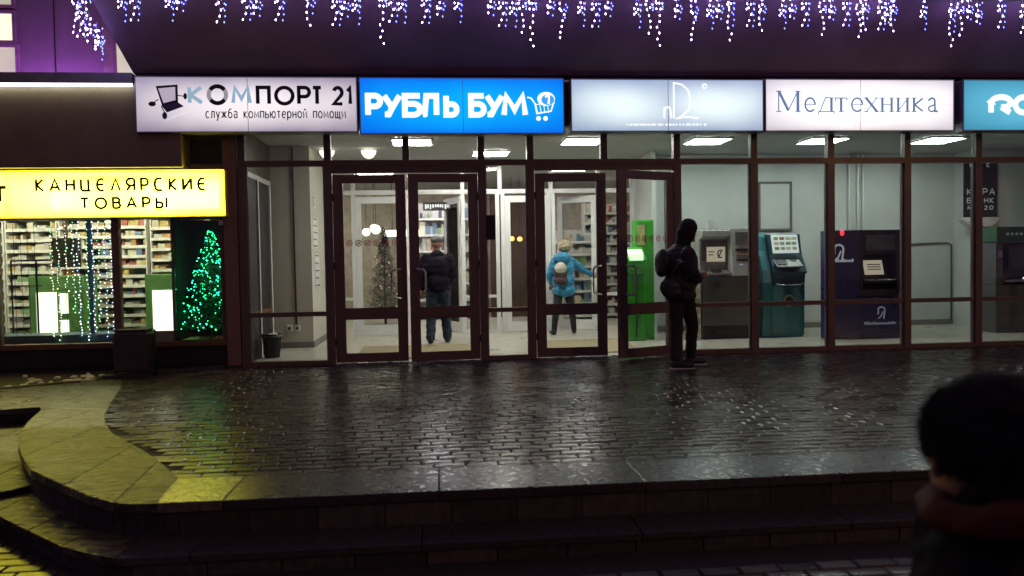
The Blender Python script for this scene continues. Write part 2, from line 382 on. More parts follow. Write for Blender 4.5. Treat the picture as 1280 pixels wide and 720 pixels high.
for i in range(60):
    x = random.uniform(-6.6,-3.2); yb = -.95-.45*max(0,-4.2-x); yy = random.uniform(yb, -.35) if random.random() < .75 else random.uniform(yb, yb+.2)
    if x > -4 and yy < -.35-.5*max(0, -x-3.2): continue
    sn.ell((x, yy, .012), (random.uniform(.02,.10), random.uniform(.015,.05), random.uniform(.008,.03)), 7, 4, T=Matrix.Rotation(random.random()*3,3,'Z'))
so = sn.build('snow_patch', M['snow'], smooth=True); tag(so, 'scattered patches of dirty snow on the planting bed', 'snow', kind='stuff')

# ------------------------------------------------------------------ strokes and lettering
def ribbon(mb, pts, w, y, closed=False, sc=(1,1), off=(0,0), mi=0, yfun=None):
    P = [Vector((p[0]*sc[0]+off[0], p[1]*sc[1]+off[1])) for p in pts]; n = len(P); L1, L2 = [], []
    for i in range(n):
        a = P[(i-1) % n] if (closed or i > 0) else None; b_ = P[(i+1) % n] if (closed or i < n-1) else None
        d1 = (P[i]-a).normalized() if a is not None else (b_-P[i]).normalized(); d2 = (b_-P[i]).normalized() if b_ is not None else d1
        n1 = Vector((-d1.y, d1.x)); n2 = Vector((-d2.y, d2.x)); mm = n1+n2
        if mm.length < .2: mm = n1
        mm.normalize(); k = min(1.8, 1/max(.4, mm.dot(n1)))
        L1.append(P[i]+mm*w/2*k); L2.append(P[i]-mm*w/2*k)
    v = [(p.x, y, p.y) for p in L1] + [(p.x, y, p.y) for p in L2]
    f = [(i, (i+1) % n, n+(i+1) % n, n+i) for i in range(n if closed else n-1)]
    mb.add(v, f, mi)
def arc(cx, cy_, rx, ry, a0, a1, n=14): return [(cx+rx*math.cos(rad(a0+(a1-a0)*i/n)), cy_+ry*math.sin(rad(a0+(a1-a0)*i/n))) for i in range(n+1)]
G = {
 'К': (.62, [[(.0,0),(0,1)], [(.6,1),(.05,.5),(.62,0)]]), 'А': (.8, [[(0,0),(.4,1),(.8,0)], [(.18,.32),(.62,.32)]]),
 'Н': (.68, [[(0,0),(0,1)], [(.68,0),(.68,1)], [(0,.52),(.68,.52)]]), 'Ц': (.78, [[(0,1),(0,.15),(.15,0),(.85,0)], [(.62,1),(.62,0)]]),
 'Е': (.66, [arc(.4,.5,.4,.5,60,300), [(.05,.52),(.6,.52)]]), 'Л': (.75, [[(0,0),(.38,1),(.75,0)]]),
 'Я': (.68, [[(.68,0),(.68,1)], [(.68,1),(.25,1)]+arc(.25,.72,.25,.28,90,270,8)+[(.68,.44)], [(.35,.44),(0,0)]]),
 'Р': (.62, [[(0,0),(0,1),(.36,1)]+arc(.36,.72,.26,.28,80,-80,8)+[(.36,.44),(0,.44)]]),
 'С': (.7, [[(.66,1),(.22,1),(.05,.85),(0,.5),(.05,.15),(.22,0),(.66,0)]]),
 'И': (.74, [[(.06,0),(0,1)][::-1]+[(.06,0)][:0], [(0,0),(0,1)], [(0,0),(.72,1)], [(.72,1),(.72,0)]]),
 'Т': (.72, [[(0,1),(.72,1)], [(.36,1),(.36,0)]]), 'О': (.92, [None]), 'В': (.66, [[(0,0),(0,1),(.36,1)]+arc(.36,.77,.22,.23,80,-80,8)+[(.36,.54),(0,.54)], [(.36,.54)]+arc(.38,.27,.26,.27,80,-80,8)+[(.36,0),(0,0)]]),
 'Ы': (.88, [[(0,1),(0,0),(.3,0)]+arc(.3,.27,.24,.27,-80,80,8)+[(.3,.54),(0,.54)], [(.88,1),(.88,0)]]),
 'М': (.86, [[(0,0),(.1,1),(.43,.25),(.76,1),(.86,0)]]), 'П': (.66, [[(0,0),(0,1),(.66,1),(.66,0)]]),
 'У': (.72, [[(0,1),(.37,.36)], [(.72,1),(.36,.36),(.2,.02),(.02,.02)]]), 'Б': (.64, [[(.6,1),(0,1),(0,0),(.34,0)]+arc(.34,.29,.26,.29,-80,80,8)+[(.34,.58),(0,.58)]]),
 'Ь': (.62, [[(0,1),(0,0),(.32,0)]+arc(.32,.28,.26,.28,-80,80,8)+[(.32,.56),(0,.56)]]), 'Д': (.8, [[(0,-.12),(0,0),(.8,0),(.8,-.12)], [(.1,0),(.22,1),(.66,1),(.66,0)]]),
 '2': (.6, [arc(.3,.7,.28,.3,160,-20,10)+[(.5,.5),(.02,0),(.6,0)]]), '1': (.3, [[(0,.78),(.24,1),(.24,0)]]), 'R': (.7, [[(0,0),(0,.6)]+arc(.4,.6,.4,.4,180,0,10)+[(.62,.35),(.4,.35)], [(.4,.35),(.75,0)]]),
 'Лb': (.76, [[(0,0),(.1,.03),(.2,1),(.72,1),(.72,0)]]),
}
_e = [0]
def glyph(mb, ch, x0, x1, z0, z1, w, y, slant=0, mi=0):
    gw, polys = G[ch]
    ax0, ax1, az0, az1 = x0+w/2, x1-w/2, z0+w/2, z1-w/2
    for p in polys:
        _e[0] += 1; yy = y - .0004*(_e[0] % 9)
        if p is None:
            q = [(ax0+(ax1-ax0)*(.5+.5*math.cos(a*math.pi/16)), az0+(az1-az0)*(.5+.5*math.sin(a*math.pi/16))) for a in range(32)]
            ribbon(mb, q, w, yy, True, mi=mi)
        else:
            q = [(ax0+u/gw*(ax1-ax0)+slant*v*(z1-z0), az0+v*(az1-az0)) for u, v in p]
            if len(q) > 1: ribbon(mb, q, w, yy, mi=mi)
def word(mb, s_, x0, x1, z0, z1, w, y, gap=.28, slant=0):
    cs = [G[c][0]+w/(z1-z0) for c in s_]; tot = sum(cs)+gap*(len(cs)-1); k = (x1-x0)/tot; x = x0
    for c, cw in zip(s_, cs):
        glyph(mb, c, x, x+cw*k, z0, z1, w, y, slant); x += (cw+gap)*k
def disc(mb, cx_, cz, rx, rz, y, mi=0, n=24):
    mb.add([(cx_+rx*math.cos(2*math.pi*i/n), y, cz+rz*math.sin(2*math.pi*i/n)) for i in range(n)], [tuple(range(n))], mi)
def poly(mb, pts, y, mi=0): mb.add([(p[0], y, p[1]) for p in pts], [tuple(range(len(pts)))], mi)

# ------------------------------------------------------------------ shop signs (lightboxes)
M['signframe'] = mat('sign_frame', (.25,.25,.27), .4, var=.1)
def sign(label, x0, x1, z0, z1, yf, face, depth=.2, frame=.014):
    w, h = x1-x0, z1-z0
    t = thing('shop_sign', label, 'shop sign', (x0, yf, z0), group='lit box signs over the entrance')
    MB().box(0,w,.012,depth,0,h).build('sign_box', M['signframe'], t)
    MB().box(frame,w-frame,0,.011,frame,h-frame).build('sign_face', face, t)
    fr = MB(); fr.box(0,w,-.006,.0115,0,frame); fr.box(0,w,-.006,.0115,h-frame,h); fr.box(0,frame,-.005,.0112,frame,h-frame); fr.box(w-frame,w,-.005,.0112,frame,h-frame)
    fr.build('sign_rim', M['signframe'], t)
    MB().box(w/2-.003,w/2+.003,-.0012,.0005,frame,h-frame).build('face_seam', M['signframe'], t)
    return t, w, h
dark = flat('sign_dark', (.02,.018,.025)); lblue = emis('sign_pale_blue', (.30,.46,.55), .9, sample=False); midg = emis('sign_grey', (.35,.33,.36), .8, sample=False)
# 1 computer help
t, w, h = sign('white lit sign with laptop drawing, dark letters and the number 21', -3.72, -1.0, 3.0, 3.70, -.36,
    lightbox('face_white_lilac', (.22,.19,.27), (1.0,.92,.93), .95, 2.72, .70, 1, .8))
k = w/279.; X = lambda p: (p-168)*k; Z_ = lambda p: h-(p-93)*h/73.
for ch, a, b_ in (('К',233,253),('М',287,313)):
    mb = MB(); glyph(mb, ch, X(a), X(b_), Z_(130), Z_(105), .048, -.002); mb.build('letter', lblue, t)
for ch, a, b_ in (('П',318,337),('О',341,367),('Р',370,388),('Т',388,403),('2',414,430),('1',432,441)):
    mb = MB(); glyph(mb, ch, X(a), X(b_), Z_(131), Z_(105), .046, -.002); mb.build('letter', dark, t)
cxx, czz = X(270), Z_(117); ro = .105
for a0, a1, mm in ((35,145,dark),(215,325,dark),(-35,35,midg),(145,215,midg)):
    mb = MB(); ribbon(mb, arc(cxx, czz, ro, ro, a0, a1, 10), .052, -.002); mb.build('letter', mm, t)
LC = {
 'с': (.5, [arc(.28,.35,.28,.35,50,310,12)]), 'о': (.6, [arc(.3,.35,.3,.35,0,350,16)]), 'а': (.52, [[(.05,.62),(.2,.7),(.38,.7),(.5,.58),(.5,0)], arc(.27,.2,.24,.2,70,400,12)]),
 'е': (.56, [arc(.28,.35,.28,.35,10,310,14), [(.04,.36),(.54,.36)]]), 'л': (.52, [[(0,.0),(.1,.05),(.16,.7),(.52,.7),(.52,0)]]), 'у': (.54, [[(0,.7),(.28,.05)], [(.54,.7),(.2,-.25),(.04,-.25)]]),
 'ж': (.8, [[(.4,0),(.4,.7)], [(0,.7),(.36,.36),(0,0)], [(.8,.7),(.44,.36),(.8,0)]]), 'б': (.56, [arc(.28,.3,.28,.3,0,350,14), [(.02,.3),(.06,.75),(.25,.92),(.52,1.0)]]),
 'к': (.48, [[(0,0),(0,.7)], [(.46,.7),(.05,.36),(.48,0)]]), 'м': (.66, [[(0,0),(.04,.7),(.33,.15),(.62,.7),(.66,0)]]), 'п': (.5, [[(0,0),(0,.7),(.5,.7),(.5,0)]]),
 'ь': (.46, [[(0,.7),(0,0),(.28,0)]+arc(.28,.2,.18,.2,-80,80,6)+[(.28,.4),(0,.4)]]), 'ю': (.8, [[(0,0),(0,.7)], [(0,.36),(.26,.36)], arc(.53,.35,.27,.35,0,350,14)]), 'т': (.5, [[(0,.7),(.5,.7)], [(.25,.7),(.25,0)]]),
 'р': (.56, [[(0,-.28),(0,.7)], arc(.28,.35,.28,.35,170,-170,14)]), 'н': (.5, [[(0,0),(0,.7)], [(.5,0),(.5,.7)], [(0,.36),(.5,.36)]]), 'и': (.52, [[(0,.7),(0,0),(.52,.7),(.52,0)]]),
 'й': (.52, [[(0,.7),(0,0),(.52,.7),(.52,0)], [(.14,.98),(.26,.86),(.38,.98)]]), 'щ': (.78, [[(0,.7),(0,0),(.76,0),(.76,-.18)], [(.34,.7),(.34,0)], [(.68,.7),(.68,0)]]), ' ': (.5, [])}
msg = 'служба компьютерной помощи'; sc_ = (X(431)-X(255))/(sum(LC[c][0] for c in msg)+.30*(len(msg)-1)); x = X(255); mb = MB()
for c in msg:
    for q_ in LC[c][1]: _e[0] += 1; ribbon(mb, [(x+u*sc_, Z_(147)+v*.115) for u, v in q_], .0135, -.002-.0004*(_e[0] % 6))
    x += (LC[c][0]+.30)*sc_
mb.build('small_lettering', dark, t)
mb = MB()   # laptop drawing
lp = lambda x, y_: (X(x), Z_(y_))
poly(mb, [lp(194,106),lp(221,104),lp(221,127),lp(201,131)], -.002, 0); poly(mb, [lp(197,109),lp(218,107),lp(218,124),lp(203,128)], -.003, 1)
poly(mb, [lp(200,131),lp(221,127),lp(228,132),lp(207,140)], -.0025, 2)
for q in ([(197,123),(191,127)],[(200,132),(204,140)],[(221,118),(228,119)]): ribbon(mb, [lp(*a) for a in q], .012, -.002, mi=0)
disc(mb, *lp(189,129), .045, .03, -.003, 0); disc(mb, *lp(204,144), .03, .045, -.003, 2); disc(mb, *lp(230,119), .022, .04, -.003, 0)
for i in range(3): ribbon(mb, [lp(206+i*4,150-i*2),lp(228+i*3,140-i)], .006, -.0021-i*.0003, mi=3)
mb.build('laptop_drawing', [dark, emis('screen_print', (.5,.44,.52), .85, sample=False), flat('keyboard_print', (.08,.075,.13)), emis('line_print', (.75,.75,.8), 1, sample=False)], t)
# 2 blue sign
t, w, h = sign('bright blue lit sign with bold white letters and a shopping cart', -.975, 1.65, 2.97, 3.69, -.39,
    lightbox('face_blue', (.0,.10,.78), (.0,.42,1.0), 1.0, 2.63, .72, 1, .6))
wh = emis('letter_white', (1,1,1), 1.1, sample=False); k = w/255.; X = lambda p: (p-449)*k; Z_ = lambda p: h-(p-98)*h/69.
mb = MB()
for ch, a, b_ in (('Р',456,476),('У',476,500),('Б',501,526),('Лb',523,546),('Ь',552,571),('Б',583,605),('У',603,627),('М',624,656)):
    g = MB(); glyph(g, ch, X(a), X(b_)+.02, Z_(147), Z_(117), .072, -.003); g.build('letter', wh, t)
mb = MB(); lp = lambda x, y_: (X(x), Z_(y_))
ribbon(mb, [lp(657,122),lp(662,123),lp(667,130),lp(669,142),lp(687,139),lp(690,130)], .017, -.003)
for i in range(4): ribbon(mb, [lp(668+i*5,132),lp(670+i*4.6,141)], .009, -.0036-i*.0002)
ribbon(mb, [lp(667,131),lp(692,129)], .010, -.0045)
disc(mb, *lp(681,124), .115, .09, -.0032); disc(mb, *lp(683,125), .085, .068, -.0050, 1); ribbon(mb, [lp(680,122),lp(685,118),lp(684,130)], .03, -.0055, mi=0)
disc(mb, *lp(671,148), .03, .03, -.003); disc(mb, *lp(680,148), .03, .03, -.003)
mb.build('cart_logo', [wh, emis('cart_print', (.05,.35,.9), 1, sample=False)], t)
# 3 pale blue sign
t, w, h = sign('pale icy blue lit sign with a thin white letter D', 1.74, 4.34, 3.0, 3.69, -.36,
    lightbox('face_ice', (.26,.35,.50), (.85,1.0,1.0), 1.02, 2.60, .69, 2, 1.0))
k = w/242.; X = lambda p: (p-713)*k; Z_ = lambda p: h-(p-98)*h/67.; lp = lambda x, y_: (X(x), Z_(y_)); mb = MB()
ribbon(mb, [lp(841,148),lp(841,103),lp(851,105),lp(859,112),lp(862,125),lp(860,137),lp(851,145),lp(843,149),lp(857,146),lp(872,148)], .018, -.002)
ribbon(mb, [lp(829,148),lp(829,134)], .02, -.002); ribbon(mb, [lp(829,138),lp(832,134),lp(836,134),lp(838,148)], .018, -.0025)
mb.build('letter', wh, t)
mb = MB(); q = arc(*lp(880,107), .03, .03, 0, 345, 16); ribbon(mb, q, .01, -.002); ribbon(mb, [lp(879,109),lp(879,105),lp(881,105)], .006, -.002)
x = 782
while x < 882: ribbon(mb, [lp(x,156),lp(x+random.uniform(1.5,3.5),156)], .022, -.002); x += random.uniform(3.8,5)
mb.build('small_lettering', wh, t)
# 4 medical sign, serif letters
t, w, h = sign('white lit sign with blue-grey serif letters and thin pink star lines', 4.36, 7.03, 3.0, 3.70, -.36,
    lightbox('face_white', (.40,.38,.42), (1.25,1.22,1.22), 1.0, 2.67, .70, 1, .5))
k = w/237.; X = lambda p: (p-955)*k; Z_ = lambda p: h-(p-98)*h/65.; lp = lambda x, y_: (X(x), Z_(y_))
ink = emis('serif_ink', (.10,.20,.34), .9, sample=False); hb, hx, hc = Z_(139), Z_(121), Z_(113)
def serifs(mb, x, z, wd=.075): ribbon(mb, [(x-wd/2,z),(x+wd/2,z)], .012, -.0035)
def stem(mb, x, z0, z1, wd=.036, top=True, bot=True):
    ribbon(mb, [(x,z0),(x,z1)], wd, -.002)
    if top: serifs(mb, x, z1-.006)
    if bot: serifs(mb, x, z0+.006)
def SL(ch, a, b_):
    mb = MB(); A, B_ = X(a), X(b_); c = (A+B_)/2; mz = (hb+hx)/2
    if ch == 'М': stem(mb, A+.03, hb, hc, .016); stem(mb, B_-.03, hb, hc, .04); ribbon(mb, [(A+.03,hc),(c,hb+.02)], .036, -.0025); ribbon(mb, [(c,hb+.02),(B_-.03,hc)], .014, -.003)
    if ch == 'е': ribbon(mb, arc(c, mz, (B_-A)/2-.015, (hx-hb)/2-.008, 0, 320, 18), .024, -.002); ribbon(mb, [(A+.02,mz),(B_-.01,mz)], .011, -.0025)
    if ch == 'д': ribbon(mb, [(A+.02,hb+.01),(c-.01,hx),(c+.04,hx)], .014, -.002); stem(mb, B_-.035, hb, hx, .036); ribbon(mb, [(A,hb-.035),(A,hb+.008),(B_,hb+.008),(B_,hb-.035)], .014, -.004)
    if ch == 'т': stem(mb, c, hb, hx, .036, False); ribbon(mb, [(A+.01,hx-.045),(A+.01,hx-.008),(B_-.01,hx-.008),(B_-.01,hx-.045)], .015, -.004)
    if ch == 'х': ribbon(mb, [(A+.02,hx),(B_-.02,hb)], .036, -.002); ribbon(mb, [(B_-.025,hx),(A+.025,hb)], .013, -.0025); [serifs(mb, xx, zz, .065) for xx in (A+.025,B_-.025) for zz in (hb+.006,hx-.006)]
    if ch in 'ни':
        stem(mb, A+.03, hb, hx, .034); stem(mb, B_-.03, hb, hx, .034)
        ribbon(mb, [(A+.03,mz),(B_-.03,mz)] if ch == 'н' else [(A+.03,hb+.02),(B_-.03,hx-.02)], .013, -.004)
    if ch == 'к': stem(mb, A+.03, hb, hx, .034); ribbon(mb, [(B_-.015,hx-.01),(A+.04,mz),(B_-.015,hb+.01)], .024, -.004)
    if ch == 'а': ribbon(mb, [(A+.02,hx-.04)]+arc(c-.005, hx-.045, .04, .038, 150, 10, 8)+[(c+.038,hb+.01),(B_,hb+.01)], .026, -.002); ribbon(mb, [(c+.035,mz+.01)]+arc(c-.01, hb+.045, .045, .038, 80, 300, 10)+[(c+.035,hb+.03)], .02, -.0028)
    mb.build('letter', ink, t)
for ch, a, b_ in (('М',969,998),('е',1003,1018),('д',1021,1040),('т',1041,1057),('е',1061,1077),('х',1078,1096),('н',1098,1115),('и',1118,1135),('к',1138,1153),('а',1157,1171)): SL(ch, a, b_)
mb = MB(); ribbon(mb, [lp(1066,158),lp(1084,99),lp(1089,110)], .010, -.0015); ribbon(mb, [lp(1060,152),lp(1070,158),lp(1074,148)], .009, -.0018); ribbon(mb, [lp(1176,130),lp(1190,130)], .010, -.0016); ribbon(mb, [lp(1084,99),lp(1073,112)], .008, -.0012)
mb.build('star_lines', emis('pink_print', (.92,.62,.65), 1, sample=False), t)
# 5 cyan sign at the right
t, w, h = sign('turquoise lit sign with rounded white letters at the right edge', 7.15, 9.8, 3.0, 3.70, -.37,
    lightbox('face_cyan', (.02,.22,.36), (.12,.55,.74), .95, 2.65, .70, 1, .5))
k = w/245.; X = lambda p: (p-1203)*k; Z_ = lambda p: h-(p-98)*h/66.
for ch, a, b_ in (('R',1237,1268),('О',1270,1299)):
    mb = MB(); glyph(mb, ch, X(a), X(b_), Z_(144), Z_(117), .078, -.003); mb.build('letter', wh, t)
# yellow stationery sign
t = thing('shop_sign', 'long yellow lit sign with thin brown letters above the stationery windows', 'shop sign', (-8.0,-.2,1.965))
w, h = 5.29, .60
MB().box(0,w,.012,.15,0,h).build('sign_box', mat('yellow_box', (.7,.55,.02), .4), t)
yf = lightbox('face_yellow', (.95,.80,.0), (1.25,1.12,.09), 9, w, h, 2, .5)
# the white middle panel behind the words
MB().box(.014,w-.014,0,.011,.014,h-.014).build('sign_face', yf, t)
brn = flat('sign_brown', (.035,.022,.008)); X = lambda p: 2.58+p*.00968; Z_ = lambda p: h-(p-212)*.01
pm = MB(); pm.box(X(62),X(272),-.004,.0005,Z_(262),Z_(219)); pm.build('pale_panel', lightbox('face_cream', (1.2,1.05,.02), (1.1,1.02,.10), 9, X(262)-X(62), .5, 1, .45), t).location = (0,0,0)
for s_, a, b_, z0, z1 in (('КАНЦЕЛЯРСКИЕ',42,257,240,222),('ТОВАРЫ',96,207,262,246)):
    cs = [G[c][0]+.12 for c in s_]; tot = sum(cs)+.32*(len(cs)-1); kk = (X(b_)-X(a))/tot; x = X(a)
    for c, cw in zip(s_, cs):
        g = MB(); glyph(g, c, x, x+cw*kk, Z_(z0), Z_(z1), .033, -.006); g.build('letter', brn, t); x += (cw+.32)*kk
g = MB(); glyph(g, 'Т', X(-12), X(9), Z_(253), Z_(231), .045, -.002); g.build('letter', brn, t)
g = MB(); ribbon(g, arc(X(20), Z_(228), .025, .025, 0, 350, 14), .008, -.002); g.build('ring_mark', midg, t)

# ------------------------------------------------------------------ main canopy with slanted fascia and icicle lights
can = thing('entrance_canopy', 'dark maroon slanted fascia hanging over the row of lit signs', 'canopy', (0,0,0))
v = [(-3.74,-.14,3.72),(11,-.14,3.72),(11,-.33,3.74),(-3.74,-.33,3.74),(-3.96,-1.14,4.55),(11,-1.14,4.55),(11,-1.14,4.9),(-3.96,-1.14,4.9),(-3.96,-.14,4.9),(11,-.14,4.9)]
MB().add(v, [(0,1,2,3),(3,2,5,4),(4,5,6,7),(7,6,9,8),(0,3,4,7,8),(1,9,6,5,2),(0,8,9,1)]).build('slanted_fascia', M['fascia'], can)
gut = MB().box(-3.99,11,-1.18,-1.142,4.5,4.58); gut.build('front_trim', M['brown2'], can)
bulb_m = emis('icicle_bulb', (.50,.38,1.0), 48); bulb_c = emis('icicle_bulb_blue', (.10,.14,1.0), 10)
def bulb_mesh(n, ln, seed, matl):
    rn = random.Random(seed); mb = MB(); cb = MB(); pts = []
    for i in range(n+3):
        z = -ln*(i+.6)/n if i < n else -rn.uniform(.0,.22); x = rn.uniform(-.03,.03); yy = rn.uniform(-.012,.012); pts.append((x*.5, yy, z+.01)) if i < n else None
        mb.octa((x,yy,z), (.0072,.0125))
    cb.tube([(0,0,.06)]+pts, .0022, 4)
    return mb.mesh('light_bulbs', matl), cb.mesh('cable', M['white'])
pool = [bulb_mesh(n, ln, i*3+n, bulb_m) for i, (n, ln) in enumerate(((8,.54),(6,.40),(9,.64),(4,.28),(3,.19),(7,.48),(6,.44),(8,.58)))]
pool2 = [bulb_mesh(n, ln, 90+i, bulb_c) for i, (n, ln) in enumerate(((4,.3),(6,.4),(3,.2)))]
IC_Z = 4.50
def strand(x, y_, z, kx):
    t = thing('icicle_light_string', 'strand of cold white icicle lights hanging in front of the dark fascia', 'light string', (x, y_, z), group='icicle light strings along the canopy edge')
    for nm, me in zip(('light_bulbs','cable'), pool[kx]): link(nm, me, t)
    link('blue_bulbs', pool2[kx % 3][0], t, loc=(.045,.01,0))['kind'] = 'stuff'
    return t
rn = random.Random(11); x = -3.85
# strand x positions follow the clusters of the photo
clus = [(-3.93,2),(-3.55,4),(-3.40,1),(-3.02,4),(-2.9,3),(-2.45,1),(-2.16,1),(-2.05,3),(-1.8,1),(-1.45,6),(-1.15,1),(-1.05,3),(-.93,4),(-.62,2),(-.5,1),(-.4,4),(-.12,1),(0.05,3),(.25,4),
 (.65,3),(.78,1),(.9,4),(1.02,5),(1.14,2),(1.36,3),(1.5,0),(1.72,4),(1.9,1),(2.05,3),(2.4,4),(2.55,5),(2.68,2),(2.9,3),(3.1,0),(3.3,4),(3.42,3),(3.55,7),(3.8,1),(3.95,6),(4.2,4),(4.35,3),(4.5,1),(4.72,5),(4.85,3),(5.02,1)]
for cxq, kx in clus: strand(cxq*1.0, -1.2+rn.uniform(-.02,.02), IC_Z+rn.uniform(-.03,.03)-.0, kx)
x = 5.2
while x < 8.2: strand(x, -1.2, IC_Z+rn.uniform(-.04,.04), rn.choice([0,1,2,3,5,6,7,4])); x += rn.choice([.08,.12,.2,.3,.38])
for xx, yy, zz, kx in ((-4.02,-1.12,4.34,1),(-3.99,-.95,4.25,4),(-3.97,-.8,4.16,4),(-3.9,-.95,4.12,3),(-4.03,-1.2,4.5,0)): strand(xx, yy, zz, kx)['label'] = 'strand of icicle lights at the left corner of the fascia before the purple wall'
# ------------------------------------------------------------------ left canopy (grey-brown box with LED strip)
lc = thing('shop_canopy', 'deep brown canopy box over the stationery shop with a white light strip', 'canopy', (-3.2,-.31,2.6))
MB().box(-9,0,0,.45,0,1.0).build('canopy_box', M['canopy'], lc, bevel=.01)
MB().box(-9,-.54,-.09,3.2,1.0,1.13).build('top_ledge', mat('grey_ledge', (.22,.22,.21), .5), lc)
MB().box(-9,.02,-.05,0,-.025,.02).build('bottom_ledge', M['canopy'], lc)
MB().box(-9,-.54,-.085,-.06,.965,.998).build('light_strip', emis('led_strip', (.95,.97,1.0), 7), lc)
# recessed panel right of the canopy, over the yellow sign
rp = thing('wall_panel', 'narrow brown panel between the stationery canopy and the brown column', 'wall panel', (-3.2,-.05,1.95))
MB().box(0,.45,.0,.1,0,1.85).build('panel', M['canopy'], rp); MB().box(.03,.42,-.012,.0,.7,1.0).build('panel_strip', M['darkwall'], rp)
# column
cl = thing('brown_column', 'square brown column between the stationery shop and the glazed front', 'column', (-2.70,-.03,0))
MB().box(-.075,.095,-.04,.3,0,3.72).build('shaft', M['column'], cl, bevel=.006); MB().box(-.085,.105,-.05,.3,-.01,.03).build('foot_plate', M['darkwall'], cl)

# ------------------------------------------------------------------ upper building, purple washed wall
ub = thing('upper_building', 'purple lit upper wall with warm windows behind the left canopy', 'building', (-6.5,3,3.7))
MB().box(-6,1.09,0,.3,-1.2,6).build('wall', M['plaster'], ub)
MB().box(-6,1.2,-.0,-.015,3.0,3.02).build('wall_joint', M['darkwall'], ub)
for xx in (.32,): MB().box(xx,xx+.012,-.01,.002,-.5,4).build('wall_joint', M['darkwall'], ub)
warm = emis('warm_window', (1.0,.90,.62), 1.15, var=.1); beig = emis('dim_window', (.50,.47,.36), .95, var=.15)
def upper_window(x0, x1, z0, z1, m_):
    f = MB()
    for a in ((x0-.05,x1+.05,z0-.05,z0),(x0-.05,x1+.05,z1,z1+.05),(x0-.05,x0,z0,z1),(x1,x1+.05,z0,z1)): f.box(a[0],a[1],-.06,0,a[2],a[3])
    fo = f.build('window', mat('pinkish_frame', (.4,.28,.34), .6), ub); MB().box(x0,x1,-.03,-.005,z0,z1).build('pane', m_, fo); return fo
upper_window(-2.2,-.30,1.33,1.76,warm); upper_window(-2.2,-.27,.72,1.22,beig); upper_window(-2.2,-.30,1.9,2.6,beig)
MB().box(1.09,1.25,-.05,.3,-1.2,6).build('pilaster', mat('beige_pilaster', (.45,.42,.36), .7), ub)
upper_window(1.30,2.3,.3,1.30,emis('lit_window', (.62,.58,.44), 1.0, var=.12))
MB().box(1.25,12,0.01,.3,1.36,6).build('upper_wall', M['plaster'], ub)
wl = thing('wall_washer', 'purple light bar on the canopy roof washing the wall above', 'lamp', (-6.2,2.72,3.76))
MB().box(-1,1.1,-.04,.04,0,.05).build('housing', M['darkmetal'], wl); MB().box(-.98,1.05,-.03,.03,.052,.06).build('light_bar', emis('purple_bar', (.62,.16,1.0), 90), wl)
wl2 = copy_tree(wl, loc=(-9,2.72,3.76), label='purple light bar further left on the canopy roof')

# ------------------------------------------------------------------ glazed storefront
XM = [-2.54,-1.44,-.42,.577,1.234,2.239,3.25,4.336,5.442,6.563,7.627,8.72,9.82]
sf = thing('glazed_storefront', 'brown framed glass front with entrance doors below the lit signs', 'storefront', (0,0,0))
HW = .045
for x in XM:
    B(x-HW,x+HW,-.04,.06,2.69,3.12).build('upper_mullion', M['brown2'], sf)
for x in [XM[0],XM[1],.577,1.234,3.25]+XM[7:]:
    B(x-HW-.004,x+HW+.004,-.05,.07,0,2.61).build('post', M['brown'], sf)
B(-2.585,9.9,-.045,.065,2.612,2.688).build('transom', M['brown'], sf); B(-2.60,9.9,-.05,.07,3.122,3.2).build('head_rail', M['brown2'], sf)
B(-2.6,10.2,-.03,.3,3.205,3.72).build('header_panel', M['brown2'], sf)
for i in range(len(XM)-1):
    B(XM[i]+HW,XM[i+1]-HW,.006,.014,2.69,3.12).build('upper_pane', M['glass'], sf)
bays = [(0,1),(3,4)]+[(i,i+1) for i in range(6,12)]
for i, j in bays:
    a, b_ = XM[i]+HW+.005, XM[j]-HW-.005
    B(a,b_,-.03,.05,.645,.705).build('rail', M['brown'], sf); B(a,b_,-.04,.06,.0,.06).build('sill', M['brown'], sf)
    B(a,b_,.006,.014,.062,.643).build('lower_pane', M['glass'], sf); B(a,b_,.006,.014,.707,2.61).build('pane', M['glass'], sf)
    fr = MB()
    for q in ((a,a+.018,.062,.643),(b_-.018,b_,.062,.643),(a,a+.018,.707,2.61),(b_-.018,b_,.707,2.61)): fr.box(q[0],q[1],-.012,.004,q[2],q[3])
    fr.build('glazing_bead', mat('pale_bead', (.36,.33,.29), .5) if i == 0 else bpy.data.materials['pale_bead'], sf)
